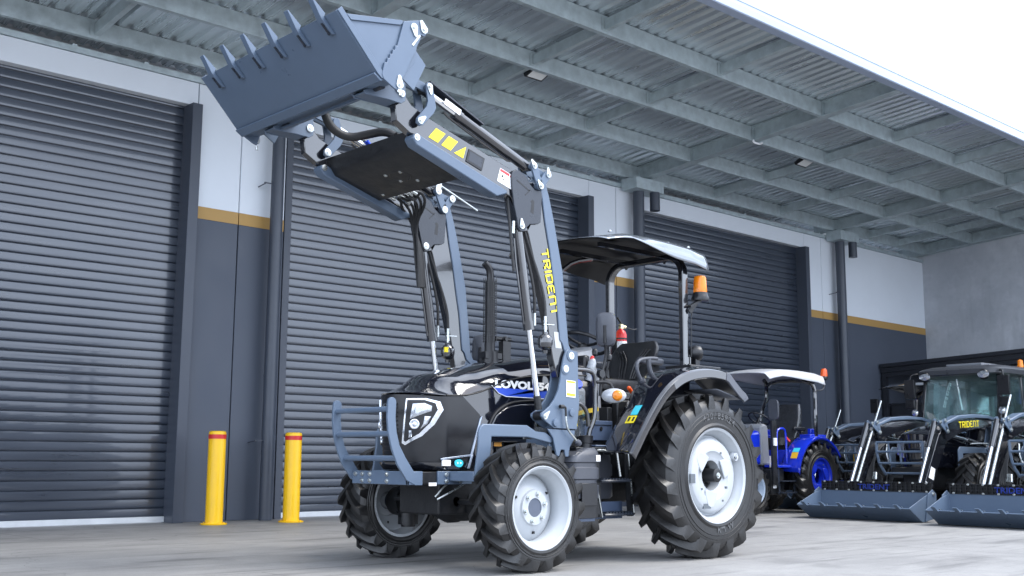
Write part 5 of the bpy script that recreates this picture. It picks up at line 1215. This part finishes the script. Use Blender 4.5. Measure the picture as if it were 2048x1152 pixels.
        q = MB(); q.cyl((.58, y, 1.06), (.0, y, 1.16), .04, n=16); lf = obj("lift_cylinder", q, M_BLACK, arm)
        q = MB(); q.cyl((.0, y, 1.16), (-.5, y, 1.22), .024, n=12); obj("lift_rod", q, M_CHROME, lf)
        if s > 0:
            q = MB(); q.cyl((-.50, y-.03, 1.76), (-1.25, y-.03, .52), .013, n=8); q.cyl((-.86, y-.06, 1.25), (-1.30, y-.06, .50), .022, n=10); obj("level_indicator_rod", q, M_STEEL, arm)
            q = MB()
            for k in range(5): q.tube([(-.60, y-.05-.02*k, 1.10), (-.72-.02*k, y-.07-.02*k, 1.02), (-.86-.03*k, y-.08-.02*k, .85), (-1.02, y-.08-.02*k, .66-.03*k), (-1.10, y-.10-.03*k, .52)], .013, 6, 2)
            obj("hose_bundle", q, M_HOSE, arm)
            q = MB()
            for k in range(6): q.cyl((-.95-.03*k, y-.12-.03*k, .66), (-1.0-.03*k, y-.14-.03*k, .56), .018, n=8)
            q.tube([(-.50, y-.1, 1.08), (-.60, y-.16, 1.07), (-.66, y-.18, .95), (-.64, y-.20, .84)], .012, 6, 1); q.cyl((-.64, y-.20, .84), (-.70, y-.26, .78), .018, n=8); obj("hose_fittings", q, M_STEEL, arm)
        else:
            trident((-.26, y-.0465, 1.325), (1, 0, .06), (0, 0, 1), .095, .60, M_YELLOW, arm)
            q = MB(); q.prism([(-1.30, .46), (-1.24, .43), (-1.20, .52), (-1.26, .55)], y-.047, y-.0485); q.prism([(-1.18, .60), (-1.05, .56), (-.99, .72), (-1.10, .76)], y-.047, y-.0485); obj("arm_sticker", q, M_WHITE, arm, smooth=0)
            q = MB(); q.tube([(.5, y-.08, 1.10), (.1, y-.12, 1.10), (-.1, y-.13, 1.09)], .014, 6, 1); obj("steel_pipe", q, M_STEEL, arm)
    text("model_lettering", "LOVOL", (.02, -.352, 1.24), (1, 0, .08), (0, 0, 1), .05, mat("pale_blue_decal", (.25, .4, .65), .4), t, width=.4, bold=.02)
    # bucket: jaw tilted back, back sheet, mesh guard
    BW = .91; HX = -1.92
    q = MB(); q.prism([(HX-.315, .25), (HX, .01), (HX+.10, .012), (HX+.30, .06), (HX+.32, .50), (HX+.29, .52), (HX+.27, .10), (HX+.08, .035), (HX+.01, .03), (HX-.30, .265)], -BW, BW); bk = obj("bucket", q, M_BLUE, t, bevel=.004)
    for s in (-1, 1):
        q = MB(); q.prism([(HX-.315, .25), (HX-.30, .27), (HX+.10, .46), (HX+.29, .52), (HX+.32, .50), (HX+.30, .06), (HX+.10, .012), (HX, .01)], s*BW, s*(BW-.014)); q.prism([(HX+.06, .02), (HX+.30, .06), (HX+.36, .04), (HX+.36, .50), (HX+.27, .58), (HX+.15, .50)], s*(BW+.004), s*(BW+.02)); obj("side_plate", q, M_BLUE, bk, bevel=.003)
        q = MB(); q.bolt((HX+.28, s*(BW+.02), .50), .022, .02, (0, s, 0)); q.bolt((HX+.26, s*(BW+.02), .10), .022, .02, (0, s, 0)); obj("side_pins", q, M_STEEL, bk)
    for k in range(6):
        y = -BW+.16+k*(2*BW-.32)/5; q = MB(); q.prism([(HX-.17, .15), (HX-.16, .175), (HX-.32, .282), (HX-.40, .325), (HX-.41, .315), (HX-.33, .245)], y-.03, y+.03); q.prism([(HX-.26, .25), (HX-.10, .15), (HX-.09, .165), (HX-.27, .28)], y-.025, y+.025); th = obj("tooth", q, M_BLUE, bk)
        q = MB(); q.bolt((HX-.24, y, .265), .014, .014, (-.5, 0, .85)); q.bolt((HX-.15, y, .205), .014, .014, (-.5, 0, .85)); obj("tooth_bolts", q, M_STEEL, th)
    q = MB()
    for k in range(25):
        y = -BW+.03+k*(2*BW-.06)/24; q.box((HX+.285, y-.008, .52), (HX+.305, y+.008, .70))
    for z in (.52, .575, .63, .68): q.box((HX+.283, -BW+.02, z), (HX+.307, BW-.02, z+.018))
    q.box((HX+.31, -BW+.03, .52), (HX+.315, BW-.03, .695))
    gd = obj("mesh_guard", q, M_CHASSIS, bk)
    q = MB()
    for k in range(9):
        for z in (.535, .685): q.bolt((HX+.283, -BW+.08+k*(2*BW-.16)/8, z), .012, .012, (-1, 0, 0))
    obj("guard_bolts", q, M_STEEL, gd)
    text("guard_lettering", "TRIDENT", (HX+.281, .26, .555), (0, -1, 0), (0, 0, 1), .095, mat("guard_blue_decal", (.01, .03, .22), .4), gd, width=.52, bold=.02)
    for s in (-1, 1):
        q = MB(); q.prism([(HX+.33, .12), (HX+.66, .16), (HX+.66, .30), (HX+.52, .52), (HX+.40, .58), (HX+.33, .50)], s*.56-.07, s*.56+.07); obj("quick_hitch", q, M_BLUE, bk)
    bk.scale = (1, 1, .77)
    # rear fenders
    for s in (-1, 1):
        rows = []
        for k in range(17):
            a = R(-12+k*12); x = 2.25-.80*math.cos(a); z = .72+.80*math.sin(a); rows.append([(x, s*1.06, z-.05), (x, s*1.06, z), (x, s*.62, z)])
        q = MB(); q.grid(rows); obj("fender", q, M_BLACK, t, solid=.012)
    q = MB(); q.prism([(.95, .55), (1.35, .55), (1.35, .9), (.95, .9)], -.62, -.42); q.cyl((.98, -.63, .70), (.98, -.63, .84), .045, n=14); obj("side_tank", q, M_MBLACK, t, bevel=.02)
    q = MB(); q.cyl((.36, -.62, .62), (.36, -.62, .76), .045, n=14); obj("pale_bottle", q, mat("cream_plastic", (.5, .5, .42), .4), t)
    return t
def add_cab(t):
    fz, hy = 1.38, .62
    pil = {}
    q = MB(); F0, F1, B0, B1 = (.86, fz), (1.02, 2.22), (2.45, 1.35), (2.35, 2.22)
    for s in (-1, 1):
        y0, y1 = s*(hy+.06), s*hy
        q.obox((F0[0], y0, 1.05), (F1[0], y1, F1[1]), .07, .06, (0, 1, 0)); q.obox((B0[0], y0, .95), (B1[0], y1, B1[1]), .07, .06, (0, 1, 0)); q.obox((1.72, y0, 1.0), (1.70, y1, 2.22), .05, .05, (0, 1, 0))
        q.obox((F0[0], y0, 1.33), (B0[0], y0, 1.36), .06, .05)
    q.box((.84, -hy-.05, 1.30), (.90, hy+.05, 1.40)); q.box((.90, -hy, .95), (2.45, hy, 1.05)); obj("cab_frame", q, M_BLACK, t, bevel=.008)
    q = MB(); q.grid([[(F0[0]-.012-.05*(1-(v/hy)**2), v, fz) for v in [-hy+2*hy*i/8 for i in range(9)]], [(F1[0]-.012-.05*(1-(v/hy)**2), v, 2.2) for v in [-hy+2*hy*i/8 for i in range(9)]]]); obj("windscreen", q, M_GLASS, t)
    for s in (-1, 1):
        q = MB(); y0, y1 = s*(hy+.055), s*(hy+.002); q.add([(.92, y0, 1.05), (2.42, y0, 1.38), (2.32, y1, 2.2), (1.06, y1, 2.2)], [[0, 1, 2, 3]]); obj("side_glass", q, M_GLASS, t, smooth=0)
    q = MB(); q.add([(2.46, -hy, 1.36), (2.46, hy, 1.36), (2.36, hy, 2.2), (2.36, -hy, 2.2)], [[0, 1, 2, 3]]); obj("rear_glass", q, M_GLASS, t, smooth=0)
    rows = []
    for z, a, b in ((2.20, .82, .70), (2.215, .85, .73), (2.285, .85, .73), (2.32, .80, .69), (2.355, .66, .58), (2.375, .4, .36), (2.38, .05, .05)): rows.append(rrect((1.62, 0, z), (1, 0, 0), (0, 1, 0), a, b, 40, .3))
    q = slab(rows); rf = obj("cab_roof", q, mat("cab_roof_black", (.035, .038, .045), .3, 0, .1), t, smooth=40)
    q = MB(); q.box((1.0, -.35, 2.36), (1.5, .25, 2.395)); q.box((1.55, -.3, 2.37), (2.0, .3, 2.40))
    for k in range(6): q.bolt((.95+k*.12, -.5+.04*k, 2.345), .015, .015, (0, 0, 1))
    obj("roof_hatch", q, mat("roof_hatch_grey", (.16, .17, .19), .35), rf, bevel=.012)
    for y in (-.50, .50):
        q = MB(); c = Vector((.80, y, 2.19)); q.lathe([(0, .01), (-.01, .07), (-.03, .085), (-.05, .08)], c, (1, 0, .15), 20); lm = obj("roof_lamp", q, M_MBLACK, t)
        q = MB(); rr = [[c+Vector((-.045-.01*(1-f), .098*f*math.cos(k*.3142), .055*f*math.sin(k*.3142))) for k in range(20)] for f in (1, .5, .02)]; q.grid(rr, True); obj("lamp_lens", q, M_SILVER, lm)
    q = MB(); q.lathe([(0, .05), (.03, .05), (.04, .045), (.12, .04), (.135, 0)], (2.2, -.4, 2.38), (0, 0, 1), 18); obj("beacon", q, M_AMBER, rf)
    for s in (-1, 1):
        q = MB(); q.tube([(.98, s*.66, 2.24), (.86, s*.72, 2.26), (.80, s*.80, 2.22), (.80, s*.80, 1.95)], .014, 8, 1); q.box((.775, s*.80-.09, 1.86), (.835, s*.80+.09, 2.16)); q.box((.775, s*.80-.085, 1.68), (.835, s*.80+.085, 1.83)); obj("mirror", q, M_MBLACK, t, bevel=.015)
        q = MB(); q.lathe([(0, .03), (-.02, .06), (-.045, .06)], (.86, s*.74, 1.62), (1, 0, 0), 18); q.cyl((.88, s*.74, 1.56), (.88, s*.64, 1.40), .012); ll = obj("front_lamp", q, M_MBLACK, t)
        q = MB(); q.lathe([(-.044, .056), (-.052, .03), (-.055, 0)], (.86, s*.74, 1.62), (1, 0, 0), 18); obj("lamp_lens", q, M_SILVER, ll)
    # inside
    q = slab([rrect((1.85, 0, z), (1, 0, 0), (0, 1, 0), .24, .24) for z in (1.10, 1.25)]); obj("cab_seat", q, M_SEAT, t)
    q = slab([rrect((2.02+.1*k, 0, 1.2+.55*k), (1, 0, 0), (0, 1, 0), .06, .24-.05*k*k) for k in (0, .3, .6, .9, 1)]); obj("cab_backrest", q, M_SEAT, t)
    q = MB(); 
    cs = Vector((1.42, 0, 1.50)); ax = Vector((.5, 0, .87)); a1 = ax.cross(Vector((0, 1, 0))).normalized()
    q.tube([cs+a1*.19*math.cos(k*.2094)+Vector((0, .19*math.sin(k*.2094), 0)) for k in range(31)], .015, 8); q.cyl(cs, cs-ax*.45, .03); q.box((1.0, -.3, 1.05), (1.25, .3, 1.48)); obj("cab_steering", q, M_MBLACK, t)
    q = MB(); rows = []; random.seed(3)
    for i in range(9): rows.append([(1.50+.09*j+.02*random.random(), -.3+.075*i, 1.30+.12*math.sin(i*.9)*math.sin(j*.8)+.09*random.random()+.06) for j in range(7)])
    q.grid(rows); obj("seat_wrap", q, mat("clear_plastic_wrap", (.5, .62, .64), .15, 0, .2, 10, .5, trans=.4), t, smooth=80)
    q = MB(); q.cyl((.98, .2, 2.1), (.90, .28, 1.70), .008); q.cyl((.94, .05, 2.15), (.88, -.05, 1.65), .01); obj("wiper", q, M_STEEL, t)
A0 = Vector((16.68, 8.46, 0))
TA = loader_tractor(); add_cab(TA); TA.location = A0; TA.rotation_euler = (0, 0, R(-3)); TA["label"] = "black cab tractor with lowered toothed bucket, second bucket from the right edge"
TB = copy_tree(TA); TB.location = A0+Vector((-.32, -2.16, 0)); TB["label"] = "black cab tractor with lowered toothed bucket cut by the right edge of the photo"
CAB = ("cab", "windscreen", "side_glass", "rear_glass", "roof", "mirror", "front_lamp", "seat_wrap", "wiper")
TC = TA.copy(); COL.objects.link(TC)
for ch in list(TA.children):
    if not ch.name.startswith(CAB): copy_tree(ch, TC)
TC.location = A0+Vector((2.4, 2.16, 0)); TC["label"] = "black loader tractor with roll bar but no cab, behind the blue tractor by the wall"
q = MB()
for s in (-1, 1): q.tube([(2.05, s*.52, 1.2), (2.05, s*.52, 2.0), (2.05, s*.42, 2.18), (2.05, 0, 2.22)], .038, 8, 1)
obj("roll_bar", q, M_BLACK, TC)
q = canopy(.85, 2.35, 0, .65, 2.26, .02, .10); obj("sun_canopy", q, M_BLACK, TC, solid=.012)
q = slab([rrect((1.75, 0, z), (1, 0, 0), (0, 1, 0), .24, .24) for z in (1.15, 1.30)]); q.grid([[Vector(p) for p in rrect((1.95+.1*k, 0, 1.25+.5*k), (1, 0, 0), (0, 1, 0), .05, .23)] for k in (0, .5, 1)], True); obj("seat", q, M_SEAT, TC)
for s in (-1, 1):
    q = MB(); q.tube([(1.0, s*.55, 1.3), (.95, s*.68, 1.5), (.92, s*.72, 1.75)], .013, 6, 1); q.box((.90, s*.72-.08, 1.75), (.95, s*.72+.08, 2.02)); obj("mirror", q, M_MBLACK, TC, bevel=.015)
q = MB(); q.box((-.62, -.22, .70), (-.50, .22, .95)); obj("yellow_crate", q, mat("yellow_plastic", (.6, .38, .02), .5), TC, bevel=.01)

# small blue tractor ---------------------------------------------
ORG = Vector((0, 0, 0))
B = root("tractor", "small royal blue tractor with pale sun canopy, parked behind the black tractor's big wheel", "tractor", (16.22, 10.86, 0))
MRB = mat("blue_wheel_paint", (.006, .022, .36), .3, 0, .12)
make_rear_wheel(B, (0, -.56, .575), -1, -1, Rr=.575, W=.34, rim=.29, mrim=MRB, hub=False); make_rear_wheel(B, (0, .56, .575), 1, 1, Rr=.575, W=.34, rim=.29, mrim=MRB, hub=False)
make_front_wheel(B, (-1.72, -.52, .40), -1, -1, Rr=.40, W=.25, rim=.22, mrim=M_RIMD); make_front_wheel(B, (-1.72, .52, .40), 1, 1, Rr=.40, W=.25, rim=.22, mrim=M_RIMD)
q = MB(); q.box((-2.2, -.2, .35), (.3, .2, .85)); q.cyl((0, -.5, .575), (0, .5, .575), .12, n=16); q.cyl((-1.72, -.45, .40), (-1.72, .45, .40), .07, n=14); q.box((-1.1, -.48, .30), (-.75, -.25, .70)); q.cyl((-.95, -.5, .70), (-.95, -.5, .76), .06, n=14); obj("chassis", q, M_CHASSIS, B, bevel=.015)
q = MB(); q.prism([(-2.35, .75), (-2.35, 1.10), (-2.2, 1.18), (-1.2, 1.30), (-1.1, 1.30), (-1.1, .75)], -.29, .29); obj("hood", q, M_BLUET, B, bevel=.06)
q = MB(); q.prism([(-1.1, .75), (-1.1, 1.38), (-1.0, 1.42), (-.90, 1.38), (-.86, .75)], -.28, .28); obj("dash_cowl", q, M_GREYPL, B, bevel=.04)
q = MB(); q.box((-1.0, -.56, .72), (-.42, -.25, .76)); q.box((-1.0, .25, .72), (-.42, .56, .76)); q.box((-.9, -.25, .72), (-.2, .25, .80)); q.box((-.55, -.46, .76), (-.30, .46, 1.0)); q.tube([(-.98, -.52, .76), (-.98, -.52, 1.25), (-.92, -.52, 1.33), (-.75, -.52, 1.34), (-.72, -.52, 1.2), (-.72, -.52, .78)], .02, 8, 1); obj("platform", q, M_BLUET, B, bevel=.006)
for s in (-1, 1):
    rows = []
    for k in range(19):
        a = R(5+k*8.0); x = -.66*math.cos(a); z = .585+.63*math.sin(a); rows.append([(x*.98, s*.74, z-.045), (x, s*.745, z-.01), (x, s*.71, z+.005), (x, s*.40, z+.02), (x, s*.34, z-.02)])
    q = MB(); q.grid(rows); fb = obj("fender", q, M_BLUET, B, solid=.012, smooth=45)
    q = MB(); q.prism([(-.64, .70), (-.60, .85), (-.45, 1.05), (-.2, 1.18), (0, 1.21), (.3, 1.12), (.3, .80)], s*.36, s*.38); obj("fender_inner_panel", q, M_BLUET, fb)
    q = MB(); q.box((-.15, s*.38, 1.20), (.32, s*.62, 1.255)); q.box((-.02, s*.46, 1.255), (.10, s*.54, 1.35)); obj("fender_top_box", q, M_BLUET, fb, bevel=.01)
    q = MB()
    a0, a1_ = R(28), R(40)
    if s < 0:
        for (aa, ab, mm, nm) in ((24, 34, "orange_sticker", M_ORANGE), (34.5, 42, "cyan", M_CYAN)):
            q = MB(); pts = []
            for a in (aa, ab): 
                for y in (-.66, -.52): pts.append((-.66*math.cos(R(a))-.012*math.cos(R(a)), y, .585+.63*math.sin(R(a))+.025))
            q.add(pts, [[0, 1, 3, 2]]); obj("fender_sticker", q, nm if nm is not M_ORANGE else mat("amber_sticker", (.75, .42, .02), .5), fb, smooth=0)
    q = MB(); q.tube([(.02, s*.62, 1.22), (.02, s*.62, 1.62), (.12, s*.55, 1.85), (.12, s*.55, 2.02), (.06, s*.50, 2.13), (-.1, s*.42, 2.17)], .036, 8, 2); obj("roll_bar", q, M_BLACK, B)
q = MB(); q.tube([(.1, -.55, 2.08), (.0, -.3, 2.15), (.0, .3, 2.15), (.1, .55, 2.08)], .03, 8, 1); obj("canopy_frame", q, M_BLACK, B)
q = canopy(-1.35, .42, 0, .64, 2.235, .02, .05, .085); obj("sun_canopy", q, M_SCREEN, B, smooth=60, solid=.014)
q = slab([rrect((-.22, 0, z), (1, 0, 0), (0, 1, 0), .24, .23) for z in (1.08, 1.10, 1.17, 1.20)]); st = obj("seat", q, M_SEAT, B)
q = slab([rrect((-.04+.14*k, 0, 1.2+.56*k), (1, 0, 0), (0, 1, 0), .06, .24+.06*math.sin(k*2.6)-.06*k*k) for k in (0, .15, .3, .5, .7, .85, .95, 1)]); obj("backrest", q, mat("wrapped_vinyl", (.03, .032, .036), .14, 0, .4, 25, .5, .6, 14, coat=.6), st, smooth=50)
q = MB(); q.box((-.20, -.32, 1.32), (.12, -.25, 1.38)); q.obox((.05, -.28, 1.32), (.12, -.28, 1.15), .05, .08); obj("armrest", q, M_MBLACK, st, bevel=.015)
q = MB(); q.box((-.36, -.2, .80), (-.05, .2, 1.08)); obj("seat_base", q, M_MBLACK, st)
q = MB(); q.obox((-.50, -.34, 1.21), (-.40, -.35, 1.14), .03, .03); obj("red_handle", q, M_RED, B)
cs = Vector((-.80, 0, 1.50)); ax = Vector((.5, 0, .87)); a1 = ax.cross(Vector((0, 1, 0))).normalized()
q = MB(); q.tube([cs+a1*.19*math.cos(k*.2094)+Vector((0, .19*math.sin(k*.2094), 0)) for k in range(31)], .015, 8); q.cyl(cs, cs-ax*.25, .03); q.tube([cs-a1*.18, cs-ax*.03, cs+a1*.18], .012, 6); obj("steering_wheel", q, M_MBLACK, B)
q = slab([rrect((-1.03, -.50, 1.63), (0, 1, 0), (0, 0, 1), .10, .16, 24, .5), rrect((-.98, -.50, 1.63), (0, 1, 0), (0, 0, 1), .095, .155, 24, .5)]); q.cyl((-1.0, -.50, 1.48), (-1.02, -.50, 1.25), .012); obj("mirror", q, M_MIRROR, B)
q = MB(); q.lathe([(-.05, .03), (-.03, .07), (0, .07), (.01, .062)], (.46, -.52, 2.22), (0, 0, 1), 20); q.tube([(.14, -.55, 1.98), (.36, -.54, 1.99), (.45, -.52, 2.06), (.46, -.52, 2.18)], .014, 6, 1); bb = obj("beacon_base", q, M_MBLACK, B)
q = MB(); q.lathe([(.01, .064), (.03, .066), (.12, .056), (.14, .04), (.145, 0)], (.46, -.52, 2.22), (0, 0, 1), 20); obj("beacon_lens", q, M_REDL, bb)
q = MB()
for x in (-.98, -.55): q.prism([(x, .30), (x+.05, .30), (x+.02, .72), (x-.03, .72)], -.54, -.53)
for z in (.32, .50): q.box((-.96, -.60, z), (-.55, -.44, z+.02))
obj("step", q, M_PLATE, B)
q = MB(); q.prism([(-1.06, .40), (-.96, .40), (-.96, .50), (-1.06, .50)], -.485, -.481); q.box((-1.10, -.57, 1.06), (-1.03, -.54, 1.18)); q.box((-1.04, -.4, .72), (-1.0, -.398, .9)); obj("white_sticker", q, M_WHITE, B, smooth=0)
q = MB(); q.box((-1.12, -.54, .45), (-1.0, -.50, 1.45)); obj("side_frame", q, M_CHASSIS, B)
q = MB(); q.prism([(-.48, .86), (-.43, .86), (-.43, .98), (-.48, .98)], -.462, -.464); obj("yellow_sticker", q, M_YELLOW, B, smooth=0)
bpy.context.view_layer.update()

B.scale = (1, .86, 1); B.location = (16.22, 10.75, 0)
# ---------------------------------------------------------------- one object for each separate small piece
SINGLE = {"wheel_bolts": "wheel_bolt", "vent_slots": "vent_slot", "disc_webs": "disc_web", "disc_slots": "disc_slot", "bracket_bolts": "bracket_bolt", "mast_pins": "mast_pin",
          "mast_caps": "mast_cap", "pivot_pins": "pivot_pin", "jaw_pins": "jaw_pin", "tooth_bolts": "tooth_bolt", "canopy_bolts": "canopy_bolt", "plate_bolts": "plate_bolt",
          "crank_pins": "crank_pin", "guard_bolts": "guard_bolt", "side_pins": "side_pin", "hose_fittings": "hose_fitting", "bundle_fittings": "hose_fitting", "guard_tubes": "guard_tube",
          "trim_strip": "trim_strip", "seam_strip": "seam_strip", "step_edge": "step_edge", "control_lever": "control_lever", "hydraulic_hose": "hydraulic_hose", "steel_pipes": "steel_pipe",
          "hose_ferrule": "hose_ferrule", "step": "step", "white_sticker": "white_sticker", "pipe_clip": "pipe_clip", "arm_sticker": "arm_sticker", "headlight": "headlight", "rod_guard": "rod_guard",
          "gusset_plate": "gusset_plate", "gusset_slots": "gusset_slot", "bell_crank": "bell_crank", "hitch_bracket": "hitch_bracket", "platform": "platform", "step_frame": "step_upright", "blue_skirt": "skirt_panel", "wiper": "wiper",
          "rubber_pad": "rubber_pad", "sticker_bands": "sticker_band", "hazard_chevrons": "hazard_chevron", "loader_mast": "loader_mast", "grille_bars": "grille_bar", "mirror": "mirror", "chassis": "chassis"}
def clusters(me):
    n = len(me.vertices); par = list(range(n))
    def find(a):
        while par[a] != a: par[a] = par[par[a]]; a = par[a]
        return a
    for e in me.edges:
        a, b = find(e.vertices[0]), find(e.vertices[1])
        if a != b: par[a] = b
    isl = {}
    for i in range(n): isl.setdefault(find(i), []).append(i)
    B = []
    for vs in isl.values():
        cs = [me.vertices[i].co for i in vs]; B.append([[min(c[k] for c in cs)-.004 for k in range(3)], [max(c[k] for c in cs)+.004 for k in range(3)], set(vs)])
    merged = True
    while merged:
        merged = False; out = []
        for b in B:
            for o in out:
                if all(b[0][k] <= o[1][k] and o[0][k] <= b[1][k] for k in range(3)):
                    o[0] = [min(x, y) for x, y in zip(o[0], b[0])]; o[1] = [max(x, y) for x, y in zip(o[1], b[1])]; o[2] |= b[2]; merged = True; break
            else: out.append(b)
        B = out
    return [b[2] for b in B]
CACHE = {}
for o in list(bpy.data.objects):
    base = o.name.split(".")[0]
    if o.type != 'MESH' or base not in SINGLE: continue
    me = o.data
    if me.name not in CACHE:
        cl_ = clusters(me); parts = []
        if len(cl_) > 1:
            for vs in cl_:
                idx = sorted(vs); mp_ = {v: i for i, v in enumerate(idx)}; nm = bpy.data.meshes.new(SINGLE[base])
                fs = [p for p in me.polygons if p.vertices[0] in vs]
                nm.from_pydata([tuple(me.vertices[i].co) for i in idx], [], [[mp_[v] for v in p.vertices] for p in fs])
                nm.polygons.foreach_set("use_smooth", [p.use_smooth for p in fs]); nm.materials.append(me.materials[0])
                if any(p.use_smooth for p in fs): nm.set_sharp_from_angle(angle=R(38))
                parts.append(nm)
        CACHE[me.name] = parts
    parts = CACHE[me.name]
    if len(parts) < 2:
        if SINGLE[base] != base: o.name = SINGLE[base]
        continue
    if o.children: 
        o.data = parts[0]; rest = parts[1:]
        # keep the children on the first piece
        for nm in rest:
            c = o.copy(); c.data = nm; COL.objects.link(c); c.name = SINGLE[base]
        continue
    for nm in parts:
        c = o.copy(); c.data = nm; COL.objects.link(c); c.name = SINGLE[base]
    bpy.data.objects.remove(o)
bpy.context.view_layer.update()
